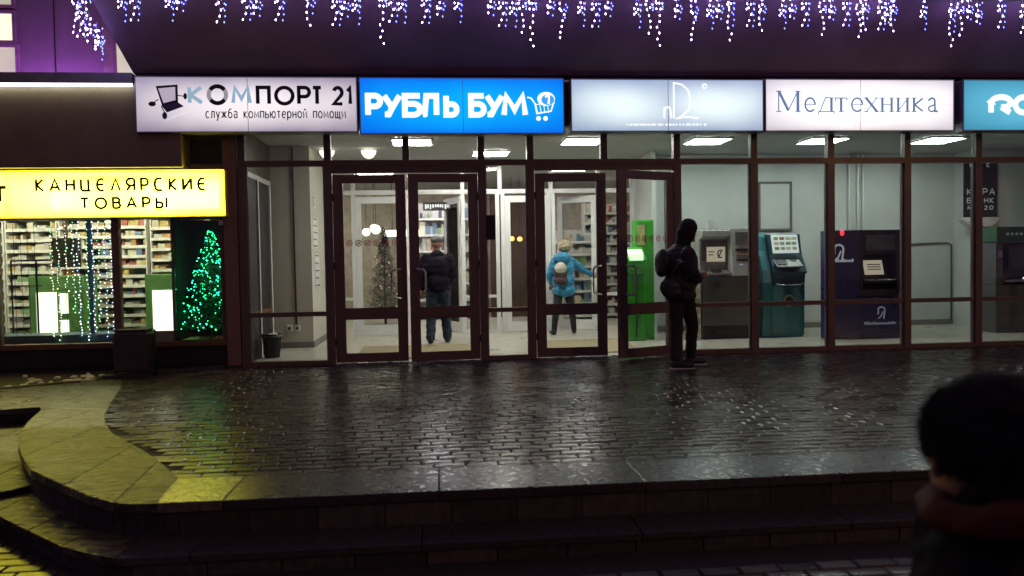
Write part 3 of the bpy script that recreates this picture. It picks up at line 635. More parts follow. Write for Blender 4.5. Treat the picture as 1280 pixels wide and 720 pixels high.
# door heads
B(-1.39,.527,-.035,.055,2.52,2.608).build('door_head', M['brown'], sf); B(1.29,3.2,-.035,.055,2.54,2.608).build('door_head', M['brown'], sf)
B(-1.39,.527,-.03,.05,0,.012).build('threshold', M['steel'], sf); B(1.29,3.2,-.03,.05,0,.012).build('threshold', M['steel'], sf)
def leaf(wd, hinge_left, loc, ang, stickers=False, handle=True, h=2.50, label=None):
    s = 1 if hinge_left else -1; st = .135
    f = MB()
    def bx(a, b_, z0, z1, y0=-.028, y1=.028): f.box(min(s*a,s*b_),max(s*a,s*b_),y0,y1,z0,z1)
    bx(.004,st,.02,h); bx(wd-st,wd-.004,.02,h); bx(st,wd-st,.02,.13); bx(st,wd-st,.60,.73); bx(st,wd-st,h-.10,h)
    d = f.build('door', M['brown'], sf, loc=loc, rz=ang)
    if label: d['label'] = label
    a, b_ = sorted((s*st, s*(wd-st)))
    B(a,b_,-.004,.004,.13,.60).build('lower_pane', M['glass'], d); B(a,b_,-.004,.004,.73,h-.10).build('door_pane', M['glass'], d)
    bd = MB()
    for q in ((.13,.142),(.588,.60),(.73,.742),(h-.112,h-.10)): bd.box(a,b_,-.02,-.005,q[0],q[1])
    bd.build('glazing_bead', M['brown2'], d)
    xh = s*(wd-.09)
    if handle:
        hp = [(xh,-.03,.86),(xh,-.075,.86),(xh-s*.09,-.11,.87),(xh-s*.115,-.11,.90),(xh-s*.115,-.11,1.20),(xh-s*.09,-.11,1.235),(xh,-.075,1.245),(xh,-.03,1.245)]
        MB().tube(hp, .013, 8).build('handle', M['steel'], d, smooth=True)
    for z in (.3,1.3,2.2): MB().tube([(s*.004,-.036,z-.05),(s*.004,-.036,z+.05)], .012, 6).build('hinge', M['darkmetal'], d)
    if stickers:
        for i in range(6):
            c = a+.07+i*.119; q = MB(); ribbon(q, arc(c,1.60,.038,.038,0,348,16), .012, -.0052)
            if i in (1,2,4): ribbon(q, [(c-.025,1.575),(c+.025,1.625)], .01, -.0056)
            q.box(c-.014,c+.014,-.0052,-.005,1.588,1.612)
            q.build('round_sticker', flat('red_print%d' % i, (.35,.045,.05)), d)
    return d
leaf(.955, True, (-1.388,0,0), 0, stickers=True)
leaf(.93, False, (.525,-.005,0), rad(4.5), label='entrance door standing slightly ajar')
leaf(.975, True, (1.29,0,0), 0)
leaf(.95, False, (3.20,-.01,0), rad(24), stickers=True, label='entrance door swung outward behind the waiting person')
# notice plate in narrow bay
npz = thing('notice_plate', 'dark square notice stuck on the narrow pane between the doors', 'notice', (.67,-.02,1.62))
MB().box(-.045,.085,0,.012,0,.33).build('plate', M['darkmetal'], npz)

# ------------------------------------------------------------------ interior shell
struct('interior_floor', B(-2.65,11,.03,10,-.08,.004), M['floor'])
struct('interior_ceiling', B(-2.65,11,.07,10,3.206,3.3), M['ceil'])
grid = MB()
for i in range(23): grid.box(-2.6+i*.6,-2.588+i*.6,.1,4,3.2,3.2055)
for i in range(7): grid.box(-2.6,11,.35+i*.6,.362+i*.6,3.199,3.2045)

struct('side_wall', B(-2.75,-2.64,.3,4.2,0,3.2), M['brown2'])
# dark wardrobe-like glazed side door
sd = thing('side_door', 'dark brown framed side door at the left end of the lobby', 'door', (-2.62,.35,0))
for a, b_ in ((.0,.05),(.72,.78),(1.5,1.58)): MB().box(0,.035,a,b_,.0,2.6).build('frame_post', M['alu'], sd)
MB().box(0,.03,.05,.72,.62,.68).build('rail', M['wood'], sd); MB().box(0,.03,.78,1.5,.62,.68).build('rail', M['wood'], sd); MB().box(0,.03,0,1.6,2.55,2.62).build('rail', M['alu'], sd)
MB().box(-.01,.012,.05,.72,.02,2.55).build('panel', M['darkwall'], sd); MB().box(-.01,.012,.78,1.5,.02,2.55).build('panel', M['darkwall'], sd)
# pillar
pl = thing('wall_pillar', 'cream wall pillar left of the doors with a dark vertical conduit', 'pillar', (-2.34,2.2,0))
MB().box(-.31,.31,0,2.2,0,3.2).build('shaft', M['wallL'], pl)
MB().box(-.315,.325,-.015,0,0,.10).build('skirting', M['skirt'], pl); MB().box(.31,.325,0,1.8,0,.10).build('skirting', M['skirt'], pl)
MB().tube([(.05,-.014,.36),(.05,-.014,3.18)], .012, 8).build('conduit', M['darkmetal'], pl)
for dx in (-.06,.06):
    so_ = MB().box(dx-.045,dx+.045,-.03,0,.27,.37).build('socket', M['white'], pl, bevel=.004)
    MB().lathe([(.025,0),(.025,.004)], n=12).build('socket_hole', M['dgrey'], so_).location = (dx,-.034,.32)
    so_.children[0].rotation_euler = (rad(90),0,0)
for i, (a, b_, z0, z1) in enumerate(((.25,.5,2.25,2.45),(.2,.7,1.6,2.1),(.3,.8,.95,1.5))):
    nt_ = thing('paper_notice', ['small dark notice high on the side of the pillar','middle paper notice with scribbles on the side of the pillar','lower torn paper notice on the side of the pillar'][i], 'notice', (-2.03,2.2,0))
    MB().box(.0,.004,a,b_,z0,z1).build('paper', M['white'], nt_)
    q = MB()
    for k_ in range(5): zz = z0+.03+(z1-z0-.06)*k_/4; q.box(.0045,.006,a+.03,b_-random.uniform(.03,.15),zz-.008,zz+.012)
    q.build('print', M['black'], nt_)
# waste basket
wb = thing('waste_basket', 'black mesh waste basket with a liner on the lobby floor', 'basket', (-2.42,.95,.004))
q = MB()
for i in range(22):
    a = 2*math.pi*i/22; q.tube([(.10*math.cos(a),.10*math.sin(a),0),(.135*math.cos(a),.135*math.sin(a),.34)], .005, 4)
for z in (.01,.12,.23,.335): q.lathe([(.10+.035*z/.34-.004,z-.006),(.10+.035*z/.34+.006,z-.006),(.10+.035*z/.34+.006,z+.006),(.10+.035*z/.34-.004,z+.006)], n=22, cap=False)
q.build('wire_body', M['black'], wb)
q = MB().lathe([(.09,.01),(.125,.32),(.137,.345),(.143,.30)], n=22, cap=False); ob = q.build('liner', mat('liner', (.05,.055,.06), .5, var=.4, scale=20), wb, smooth=True)
MB().ell((0.02,0,.31), (.09,.08,.05), 10, 6).build('crumpled_paper', M['white'], wb)
# ATM room walls
struct('back_wall', B(3.78,11,3.4,3.5,0,3.2), M['wallR']); struct('return_wall', B(3.7,3.78,2.9,4.2,0,3.2), M['wallR'])
struct('right_wall', B(10.9,11,.1,3.4,0,3.2), M['wallR']); struct('lobby_rear_wall', B(-5,-2.05,4.2,4.3,0,3.2), M['wallL'])
sk = MB().box(3.8,9.6,3.385,3.4,0,.1); tag(sk.build('skirting_board', M['skirt']), kind='structure')
struct('wall_corner', B(9.62,10.9,2.9,3.39,0,3.2), M['wallR'])
cdn = thing('wall_conduit', 'thin dark conduit bending down the pale wall right of the blue machine', 'conduit', (9.58,3.37,0))
MB().tube([(-1.2,0,1.5),(-.45,0,1.53),(-.1,0,1.53),(-.02,0,1.5),(-.02,0,.1)], .014, 6).build('pipe', M['dgrey'], cdn, smooth=True)
for i, dx in enumerate((7.55,7.72,7.82)):
    vp = thing('wall_pipe', ['left pale pipe','middle pale pipe','right pale pipe'][i]+' running down the wall above the blue machine', 'pipe', (dx,3.36,1.2)); MB().tube([(0,0,0),(0,0,1.98)], .018, 8).build('pipe', M['white'], vp, smooth=True)
pf = thing('wall_frame', 'empty dark picture frame on the wall above the teal machine', 'frame', (6.15,3.38,1.8))
for q in ((-.33,.31,0,.04),(-.33,.31,.86,.90),(-.33,-.29,.04,.86),(.27,.31,.04,.86)): MB().box(q[0],q[1],-.02,.01,q[2],q[3]).build('frame_bar', M['dgrey'], pf)
MB().box(-.29,.27,0,.01,.04,.86).build('backing', M['wallR'], pf)
nb = thing('notice_board', 'tall black notice board with white letters on the right wall', 'notice board', (9.45,2.86,1.98))
MB().box(0,.64,0,.03,0,1.05).build('board', M['black'], nb, bevel=.004); MB().box(-.02,.66,-.02,.03,-.04,-.004).build('bottom_rim', M['white'], nb)
wtx = emis('notice_print', (.75,.78,.8), .16, sample=False)
for s_, a, b_, z0, z1 in (('С',.10,.17,.90,.97),('О',.22,.29,.90,.97),('С',.42,.49,.90,.97),('К',.05,.16,.40,.52),('У',.20,.31,.40,.52),('Р',.35,.45,.40,.52),('А',.48,.59,.40,.52),('Б',.05,.14,.25,.35),('А',.18,.28,.25,.35),('Н',.38,.46,.25,.35),('К',.49,.57,.25,.35),('2',.38,.45,.13,.21),('О',.48,.56,.13,.21),('М',.06,.15,.13,.21)):
    g = MB(); glyph(g, s_, a, b_, z0, z1, .016, -.002); g.build('letter', wtx, nb)
ws = thing('wall_bracket', 'pale tapered bracket shelf under the black notice board', 'shelf', (9.66,2.86,1.80))
MB().prism([(-.35,.13),(.35,.13),(.2,0),(-.2,0)], -.18, 0, 'y').build('shelf_body', M['white'], ws, bevel=.01)
# mats
for i, (a, b_, c, d) in enumerate(((-1.22,.45,.35,2.05),(1.42,2.9,.4,2.2))):
    tag(B(a,b_,c,d,.005,.018).build('door_mat', M['mat']), ['tan ribbed mat inside the left doors','tan ribbed mat inside the right doors'][i], 'door mat', 'door mats')
# ceiling lamps
tube_hot = emis('tube_hot', (1.0,.95,.87), 92); tube_cool = emis('tube_cool', (.90,1.0,.94), 54); 
def ceil_lamp(x, y_, hot, label, w=.6, d=.6, s=None):
    t = thing('ceiling_light', label, 'ceiling light', (x, y_, 3.195), group='recessed ceiling lights')
    MB().box(-w/2,w/2,-d/2,d/2,-.005,.004).build('tray', M['steel'], t)
    for i in range(4):
        MB().tube([(-w/2+.03,-d/2+.08+i*(d-.16)/3,-.012),(w/2-.03,-d/2+.08+i*(d-.16)/3,-.012)], .03, 8).build('tube', hot, t)
    fr = MB()
    for q in ((-w/2-.02,w/2+.02,-d/2-.02,-d/2),(-w/2-.02,w/2+.02,d/2,d/2+.02)): fr.box(*q,-.035,.0)
    for i in range(5): fr.box(-w/2+i*w/4-.003,-w/2+i*w/4+.003,-d/2,d/2,-.034,-.002)
    fr.build('louvre', M['white'], t)
ceil_lamp(-.38,1.6,tube_hot,'bright ceiling light under the left end of the blue sign'); ceil_lamp(2.25,1.6,tube_hot,'bright ceiling light above the gap between the right doors')
ceil_lamp(4.25,1.6,tube_cool,'louvred ceiling light above the grey machine'); ceil_lamp(6.15,1.6,tube_cool,'louvred ceiling light above the navy machine'); ceil_lamp(8.1,1.6,tube_cool,'louvred ceiling light below the gap before the turquoise sign')
ceil_lamp(.9,2.9,tube_hot,'rear lobby ceiling light behind the middle doors')
bowl = emis('bowl_glow', (1.0,.92,.70), 1.8)  # glowing half bowls added in place of reflections in the left panes
for i, x in enumerate((-1.79,-1.12)):
    t = thing('bowl_lamp', ['left','right'][i]+' hanging half-bowl lamp at the top of the left panes', 'lamp', (x,2.5,3.17), group='half bowl lamps')
    MB().lathe([(.02,-.13),(.07,-.11),(.115,-.05),(.125,.0),(.11,0),(.02,-.09)], n=18).build('bowl', bowl, t, smooth=True)
    MB().tube([(0,0,-.02),(0,0,.03)], .008, 6).build('stem', M['steel'], t)

# ------------------------------------------------------------------ inner glazing
ig = thing('inner_glazed_screen', 'pale aluminium framed glass screen with inner doors behind the lobby', 'glazed screen', (0,4,0))
def IB(n, x0, x1, z0, z1, y0=-.035, y1=.035, m_='alu', parent=None): return MB().box(x0,x1,y0,y1,z0,z1).build(n, M[m_], parent or ig)
for x in (-2.0,-1.55,-.56,-.46,.44,1.08,1.18,2.04,2.12,2.98,3.62): IB('post', x-.035, x+.035, 0, 2.58)
for x in (-2.0,-1.55,-.51,.44,1.13,2.08,2.98,3.62): IB('upper_post', x-.035, x+.035, 2.66, 3.18, -.034, .034)
IB('transom', -2.04, 3.66, 2.58, 2.66, -.04, .04); IB('bottom_rail', .48, 1.045, .0, .08, -.03, .03)
for a, b_ in ((-1.96,-1.59),(.48,1.04),(3.02,3.58)):
    IB('pane', a, b_, .08, 2.57, -.004, .004, 'glassd'); IB('rail', a, b_, .66, .71, -.03, .03)
for a, b_ in ((-1.96,-1.59),(-1.51,-.55),(-.47,.40),(.48,1.09),(1.17,2.04),(2.12,2.94),(3.02,3.58)): IB('upper_pane', a, b_, 2.66, 3.18, -.004, .004, 'glassd')
def ileaf(x, wd, s, ang):
    f = MB(); st = .10
    def bx(a, b_, z0, z1): f.box(min(s*a,s*b_),max(s*a,s*b_),-.025,.025,z0,z1)
    bx(.0,st,.02,2.54); bx(wd-st,wd,.02,2.54); bx(st,wd-st,.02,.20); bx(st,wd-st,2.42,2.54)
    d = f.build('inner_door', M['alu'], ig, loc=(x,0,0), rz=ang); a, b_ = sorted((s*st, s*(wd-st)))
    MB().box(a,b_,-.004,.004,.20,2.42).build('door_pane', M['glassd'], d)
    xh = s*(wd-.05); MB().tube([(xh,-.03,.95),(xh-s*.03,-.08,.97),(xh-s*.03,-.08,1.28),(xh,-.03,1.30)], .012, 6).build('handle', M['steel'], d, smooth=True)
ileaf(-1.51,.90,1,0); ileaf(.40,.82,-1,rad(-70)); ileaf(1.22,.80,1,0); ileaf(2.94,.80,-1,rad(-35))

# ------------------------------------------------------------------ hall beyond
struct('hall_back_wall', B(-6,8,9.9,10,0,3.2), mat('hall_wall', (.55,.48,.38), .7)); struct('hall_side_wall', B(-6,-5.9,4.3,10,0,3.2), M['wallL']); struct('hall_floor', B(-6,-2.65,4.2,10,-.08,.003), M['floor']); struct('hall_ceiling', B(-6,-2.65,4.2,10,3.21,3.3), M['ceil'])
struct('hall_right_wall', B(8,8.1,4.2,10,0,3.2), M['wallR']); 
hl = emis('hall_panel', (1.0,.92,.80), 42); hl2 = emis('hall_panel_pink', (1.0,.90,.97), 55)
for i, (x, y_, mm) in enumerate(((-1.3,6,hl),(-.1,5.2,hl2),(.2,7.2,hl2),(2.7,5.6,hl),(3.4,7.5,hl2),(-2.8,8,hl))):
    t = thing('hall_light', ['round-ended hall light behind the decorated tree','hall light just inside the middle inner door','hall light above the packed shelves','hall light beyond the person in the blue coat','hall light at the far right of the hall','hall light far back on the left'][i], 'ceiling light', (x,y_,3.18)); MB().box(-.35,.35,-.12,.12,0,.02).build('diffuser', mm, t); MB().box(-.37,.37,-.14,.14,.02,.028).build('housing', M['white'], t)
glob = emis('globe_glow', (1.0,.93,.78), 5)
for i, (x, z, r) in enumerate(((-1.60,2.02,.085),(-1.42,2.10,.08),(-1.36,2.06,.10))):
    t = thing('globe_lamp', ['left round globe lamp in the hall','middle round globe lamp beside the decorated tree','right larger globe lamp beside the decorated tree'][i], 'lamp', (x,7-.2*i,z)); MB().ell((0,0,0),(r,r,r)).build('globe', glob, t, smooth=True); MB().tube([(0,0,r*.9),(0,0,3.2-z)], .006, 5).build('cord', M['black'], t)
t = thing('counter_light', 'bright horizontal light strip over the hall counter', 'lamp', (-1.05,7.4,1.93)); MB().box(-.22,.6,-.05,.05,0,.14).build('strip', glob, t); MB().tube([(0,0,.14),(0,0,1.25)], .006, 5).build('cord', M['black'], t)
org = emis('orange_glow', (1.0,.36,.07), 7)
for i, (x, z) in enumerate(((1.62,1.83),(1.80,1.82))):
    t = thing('orange_lamp', ['left','right'][i]+' small orange lamp seen through the middle inner door', 'lamp', (x,7,z)); MB().ell((0,0,0),(.055,.055,.05)).build('bulb', org, t, smooth=True); MB().tube([(0,0,.04),(0,0,3.2-z)], .006, 5).build('cord', M['black'], t)
t = thing('hall_partition', 'dark brown partition behind the middle inner door', 'partition', (1.75,8.0,0)); MB().box(-.55,.55,0,.08,0,2.9).build('panel', mat('dark_partition', (.07,.04,.025), .6), t)
# shelving helper: goods are tiny, one stuff mesh per shelf unit
gcols = [(.38,.12,.09),(.55,.42,.16),(.16,.25,.38),(.55,.55,.52),(.22,.36,.18),(.5,.28,.12),(.28,.15,.24),(.65,.62,.5),(.08,.09,.13),(.55,.46,.33)]
gm = [flat('goods%d' % i, c, .5) for i, c in enumerate(gcols)]
def shelving(label, x, y_, w, h, rows, seed, back, cols=None, z0=.1, rz=0):
    t = thing('shelf_unit', label, 'shelves', (x, y_, 0), rz); rn = random.Random(seed)
    MB().box(0,w,.32,.35,0,h).build('back_panel', back, t); MB().box(-.02,0,0,.35,0,h).build('side_panel', M['white'], t); MB().box(w,w+.02,0,.35,0,h).build('side_panel', M['white'], t)
    g = MB()
    for r in range(rows):
        z = z0+(h-z0)*r/rows
        MB().box(0,w,.0,.32,z-.02,z).build('shelf', M['white'], t); MB().box(0,w,-.012,0,z-.035,z+.015).build('price_rail', M['white'], t)
        xx = .01
        while xx < w-.03:
            ww = rn.uniform(.03,.15)*(.6 if w > 1.7 else 1); hh = rn.uniform(.25,.85)*(h-z0)/rows
            if rn.random() < .9: g.box(xx,min(xx+ww,w)-.006,rn.uniform(.01,.08),.28,z,z+hh,mi=rn.choice(cols) if cols else rn.randrange(len(gm)))
            xx += ww
    go = g.build('goods', gm, t); go['kind'] = 'stuff'
    return t
wb_ = flat('shelf_back_white', (.6,.58,.55)); yb_ = flat('shelf_back_yellow', (.5,.42,.15)); gb_ = flat('shelf_back_green', (.14,.32,.12))
shelving('packed shelves straight behind the person in the grey cap', -.55, 7.6, 1.3, 2.7, 7, 3, wb_, [0,2,3,3,7,8,4])
shelving('bright shelves with small goods behind the person in the blue coat', 2.0, 6.6, 1.5, 2.0, 7, 5, wb_, [3,3,7,9,4,2])
shelving('colourful shelves seen through the open gap of the right doors', 3.25, 6.8, 1.6, 2.6, 11, 8, wb_, [3,7,3,2,0,3])
t = thing('header_sign', 'dark patterned header with white letters above the inner doorway', 'sign', (-.30,4.6,2.32))
MB().box(0,.72,0,.03,0,.16).build('board', M['dgrey'], t); q = MB()
for i in range(14): q.box(.04+i*.047,.04+i*.047+random.uniform(.015,.035),-.004,0,.03+random.uniform(0,.04),.12)
q.build('print', wh, t)
# hall christmas tree
def xtree(label, loc, h, r, matf, bulb, nb_, seed, nl=900, rb=.012, name='christmas_tree', leafw=.05):
    rn = random.Random(seed); t = thing(name, label, 'christmas tree', loc)
    MB().tube([(0,0,0),(0,0,h*.97)], [.03,.008], 7).build('trunk', M['wood'], t)
    f = MB()
    for i in range(nl):
        z = h*(.10+.88*rn.random()**1.25); rr = r*(1-z/h)**.85*(.35+.65*rn.random()**.5)+.01; a = rn.random()*6.283
        lay = .5+.5*math.cos(z/h*9*2*math.pi); rr *= .72+.28*lay
        p = Vector((rr*math.cos(a), rr*math.sin(a), z)); d = Vector((math.cos(a), math.sin(a), -.35)).normalized()*leafw*rn.uniform(.6,1.5); s_ = Vector((-math.sin(a), math.cos(a), rn.uniform(-.3,.3)))*leafw*.28
        f.add([p-d*.5-s_, p-d*.5+s_, p+d*.6], [(0,1,2)])
    f.build('branches', matf, t)
    b_ = MB()
    for i in range(nb_):
        z = h*(.08+.9*rn.random()**1.1); rr = r*(1-z/h)**.85*(.3+.72*rn.random()**.5)+.012; a = rn.random()*6.283
        b_.octa((rr*math.cos(a), rr*math.sin(a), z), rb*rn.uniform(.6,1.3))
    b_.build('light_bulbs', bulb, t); return t
xtree('decorated dark christmas tree with warm baubles behind the left inner door', (-1.20,6.7,.0), 2.15, .52, mat('needles_dark', (.035,.05,.03), .6, per=True), emis('bauble_glow', (1.0,.72,.5), .5, sample=False), 70, 4, 5200, .022)

# ------------------------------------------------------------------ machines in the right-hand room
M['screenw'] = emis('screen_paper', (.80,.70,.52), .42, sample=False); M['screenc'] = emis('screen_cool', (.75,.82,.80), .55, sample=False); M['screend'] = flat('screen_off', (.05,.06,.06), .15)
def atm(label, x, y_): return thing('cash_machine', label, 'cash machine', (x, y_, .004))
# grey machine
t = atm('grey cash machine with a lit paper coloured screen right of the waiting person', 4.22, 1.8)
MB().box(.02,.80,.04,.78,.0,.22).build('plinth', M['black'], t); MB().box(0,.82,0,.8,.22,1.02).build('lower_cabinet', M['dgrey'], t, bevel=.01)
MB().prism([(-.06,1.02),(.0,1.05),(.14,1.06),(.14,1.62),(-.02,1.66),(-.02,1.76),(.6,1.80),(.8,1.75),(.8,1.02)], .0, .46, 'x').build('head_cabinet', M['grey'], t, bevel=.008)
MB().prism([(-.10,1.02),(-.02,1.60),(.0,1.80),(.8,1.80),(.8,1.02)], .47, .82, 'x').build('side_console', M['grey'], t, bevel=.012)
MB().box(.03,.43,.125,.139,1.27,1.60).build('hood_recess', M['dgrey'], t)
sc = MB().box(.12,.42,.10,.124,1.26,1.50).build('screen', M['screenw'], t)
q = MB(); ribbon(q, arc(.34,1.385,.045,.06,60,300,12), .02, .098); ribbon(q, [(.30,1.32),(.37,1.45)], .02, .0985); ribbon(q, [(.14,1.42),(.24,1.42)], .014, .098); ribbon(q, [(.14,1.37),(.22,1.37)], .014, .098); q.build('screen_print', M['black'], sc)
MB().prism([(-.13,1.04),(-.13,1.07),(.12,1.15),(.12,1.06)], .04, .44, 'x').build('keypad_shelf', M['steel'], t)
kp = MB()
for i in range(4):
    for j in range(4): kp.box(.14+i*.045,.175+i*.045,-.09+j*.045,-.06+j*.045,1.085+j*.015,1.10+j*.015)
kp.build('keypad', M['dgrey'], t)
T = Matrix.Translation((.65,-.045,1.6)) @ Matrix.Rotation(rad(-8),4,'X')
MB().box(-.11,.11,-.012,.0,-.08,.13,T=T).build('display', M['screend'], t)
for i, z in enumerate((1.45,1.37,1.28)): MB().box(.54,.76,-.10+i*.012,-.02,z-.014,z+.014).build('slot', M['black'] if i != 1 else M['steel'], t)
MB().lathe([(.02,0),(.02,.01)], n=10).build('reader_light', emis('reader', (.5,.7,1), .6, sample=False), t).location = (.62,-.09,1.2)
MB().box(.14,.30,.1,.13,1.80,1.93).build('top_card', M['white'], t); 
for i in range(4): MB().lathe([(.018,0),(.018,.02)], n=10).build('top_stud', M['steel'], t).location = (.06+i*.1,.05,1.76)
# leaflet stand beside it
ls = thing('leaflet_stand', 'green striped leaflet stand at the left foot of the grey machine', 'stand', (4.02,1.75,.004)); MB().box(0,.15,0,.2,0,.95).build('body', M['white'], ls)
for i in range(5): MB().box(.01,.14,-.01,0,.1+i*.16,.19+i*.16).build('leaflet', gm[4] if i % 2 else gm[9], ls)
# teal machine
t = atm('teal cash machine with rounded top and tilted lit screen', 5.24, 1.85)
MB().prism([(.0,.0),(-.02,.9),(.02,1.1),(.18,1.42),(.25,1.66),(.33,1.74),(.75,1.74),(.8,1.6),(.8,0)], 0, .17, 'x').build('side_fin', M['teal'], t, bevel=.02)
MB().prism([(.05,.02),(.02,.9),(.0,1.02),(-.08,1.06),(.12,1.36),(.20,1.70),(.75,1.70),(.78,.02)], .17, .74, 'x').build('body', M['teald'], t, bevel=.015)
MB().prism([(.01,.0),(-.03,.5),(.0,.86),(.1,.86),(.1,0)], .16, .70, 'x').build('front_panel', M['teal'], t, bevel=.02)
T = Matrix.Translation((.43,.105,1.53)) @ Matrix.Rotation(rad(-16),4,'X')
sc = MB().box(-.22,.22,-.03,.0,-.16,.15,T=T).build('screen', M['screenc'], t)
q = MB()
for i in range(4):
    for j in range(3): q.box(-.19+i*.1,-.12+i*.1+random.uniform(0,.02),-.034,-.031,-.11+j*.085,-.06+j*.085,mi=random.choice([0,1,2]),T=T)
q.build('screen_print', [gm[0],gm[4],gm[9]], sc)
T = Matrix.Translation((.43,-.02,1.20)) @ Matrix.Rotation(rad(-58),4,'X')
MB().box(-.22,.22,-.02,.0,-.10,.12,T=T).build('keypad_shelf', M['steel'], t); MB().box(-.19,-.02,-.03,-.02,-.05,.08,T=T).build('keypad', M['dgrey'], t)
MB().tube([(.22,-.05,.88),(.3,-.09,.86),(.6,-.09,.86),(.68,-.05,.88)], .012, 6).build('grab_bar', M['steel'], t, smooth=True)
q = MB(); disc(q, .44, .60, .10, .10, -.045, 0); disc(q, .44, .60, .07, .07, -.048, 1); q.build('round_badge', [mat('badge_tan', (.45,.33,.22), .5), M['teald']], t); 
MB().box(.70,.80,.2,.5,.05,.32).build('cable_box', M['black'], t)
# navy machine
t = atm('wide navy blue cash machine with maroon recess and red lamp', 6.08, 1.3)
MB().prism([(0,.06),(.08,0),(.52,-.02),(.52,.25),(0,.25)], 0, 1.72).build('left_cabinet', M['navy'], t, bevel=.012)
MB().box(.53,1.2,.0,.8,0,.66).build('lower_cabinet', M['navy'], t, bevel=.008); MB().box(.53,1.2,.25,.8,.66,1.72).build('recess_back', M['maroon'], t)
MB().box(.53,.58,.0,.25,.665,1.72).build('cheek', M['navyd'], t); MB().box(1.14,1.2,.0,.25,.665,1.72).build('cheek', M['navyd'], t); MB().box(.58,1.14,.0,.25,1.34,1.72).build('head_box', M['navyd'], t)
MB().box(.62,1.10,-.012,0,1.40,1.64).build('display', mat('lcd', (.16,.19,.18), .2), t); MB().box(.58,1.14,.02,.25,.665,.78).build('dispenser', M['navyd'], t, bevel=.005)
T = Matrix.Translation((.84,.14,1.12)) @ Matrix.Rotation(rad(-18),4,'X')
MB().box(-.22,.20,-.012,.02,-.18,.16,T=T).build('bezel', M['black'], t); sc = MB().box(-.18,.14,-.02,-.012,-.12,.12,T=T).build('screen', M['screenw'], t)
q = MB(); [q.box(-.12,.1,-.024,-.0205,-.04+j*.04,-.025+j*.04,T=T) for j in range(3)]; q.build('screen_print', M['maroon'], sc)
MB().tube([(.60,-.01,.93),(1.12,-.01,.93)], .012, 6).build('shelf_bar', M['steel'], t); MB().box(.60,1.12,.0,.22,.88,.92).build('keypad_shelf', M['navyd'], t)
q = MB()
for i in range(4):
    for j in range(3): q.box(.74+i*.05,.78+i*.05,.03+j*.05,.07+j*.05,.921,.93)
q.build('keypad', M['steel'], t)
MB().ell((.22,-.03,1.68),(.035,.025,.05),12,8).build('red_lamp', emis('red_lamp', (1,.05,.08), 1.1, sample=False), t, smooth=True)
lg = emis('logo_white', (.6,.63,.7), .35, sample=False)
def logo(par, x, z, y_, s_=1, m_=None):
    q = MB(); ribbon(q, [(x-.06*s_,z-.02*s_)]+arc(x,z+.05*s_,.065*s_,.06*s_,150,-20,10)+[(x+.045*s_,z-.10*s_)], .026*s_, y_); ribbon(q, [(x-.055*s_,z-.09*s_),(x-.01*s_,z-.06*s_),(x+.03*s_,z+.03*s_)], .022*s_, y_-.0005); q.build('logo', m_ or lg, par)
logo(t, .17, 1.36, -.016, 1.2); logo(t, .88, .40, -.004, .9, emis('logo_dim', (.4,.45,.6), .22, sample=False))
q = MB(); x = .08
while x < .40: q.box(x,x+.022,-.024,-.014,1.22,1.22+random.choice([.035,.05])); x += .034
q.build('small_lettering', lg, t)
q = MB(); x = .60
while x < 1.12: q.box(x,x+.018,-.004,-.001,.22,.22+random.choice([.03,.045])); x += .028
q.build('small_lettering', bpy.data.materials['logo_dim'], t); MB().lathe([(.012,0),(.012,.01)], n=8).build('lock', M['steel'], t).location = (.25,-.03,.85)
# dark green machine at the right edge
t = atm('dark green cash machine at the right edge below the notice board', 9.12, 1.6)
MB().box(0,.85,0,.42,0,.80).build('lower_cabinet', M['dgrey'], t, bevel=.008); MB().box(0,.12,0,.42,.805,1.5).build('cheek', M['dgrey'], t); MB().box(.12,.85,.25,.42,.805,1.5).build('recess_back', M['black'], t)
MB().box(-.02,.87,-.04,.42,1.505,1.75).build('head_box', M['agreen'], t, bevel=.01); MB().box(.12,.85,-.06,.24,.84,.88).build('keypad_shelf', M['steel'], t)
q = MB(); x = .15
while x < .75: q.box(x,x+.04,-.044,-.041,1.61,1.65); x += .08
q.build('small_lettering', emis('green_print', (.3,.5,.35), .18, sample=False), t)
MB().box(.3,.75,.10,.13,1.05,1.42).build('screen', M['screend'], t); MB().box(.03,.1,-.01,0,1.25,1.36).build('reader', M['steel'], t); MB().ell((.5,.0,.9),(.03,.02,.02),8,6).build('indicator', emis('ind', (.9,.9,1), 1, sample=False), t)
# lime kiosk
t = thing('payment_kiosk', 'lime green payment kiosk behind the open right door', 'kiosk', (3.0,1.75,.004))
MB().prism([(.12,.0),(.10,1.1),(.0,1.18),(.02,1.32),(.26,1.52),(.55,1.52),(.55,0)], -.04, .30, 'x').build('body', M['kgreen'], t, bevel=.015)
MB().box(.20,.50,.30,.6,0,1.96).build('rear_column', M['kgreen'], t, bevel=.02)
MB().prism([(.0,1.30),(.0,1.40),(.12,1.48),(.3,1.48),(.3,1.30)], .02, .24, 'x').build('lit_head', emis('kiosk_light', (.75,1.0,.65), 1.3), t)
MB().box(.22,.34,.285,.299,1.55,1.88).build('screen_panel', mat('kiosk_print', (.5,.45,.2), .5), t)
MB().box(-.02,.28,.085,.1,.5,.52).build('panel_gap', M['dkgreenpanel'], t); MB().box(.14,.15,.085,.12,.05,1.05).build('panel_gap', M['dkgreenpanel'], t)

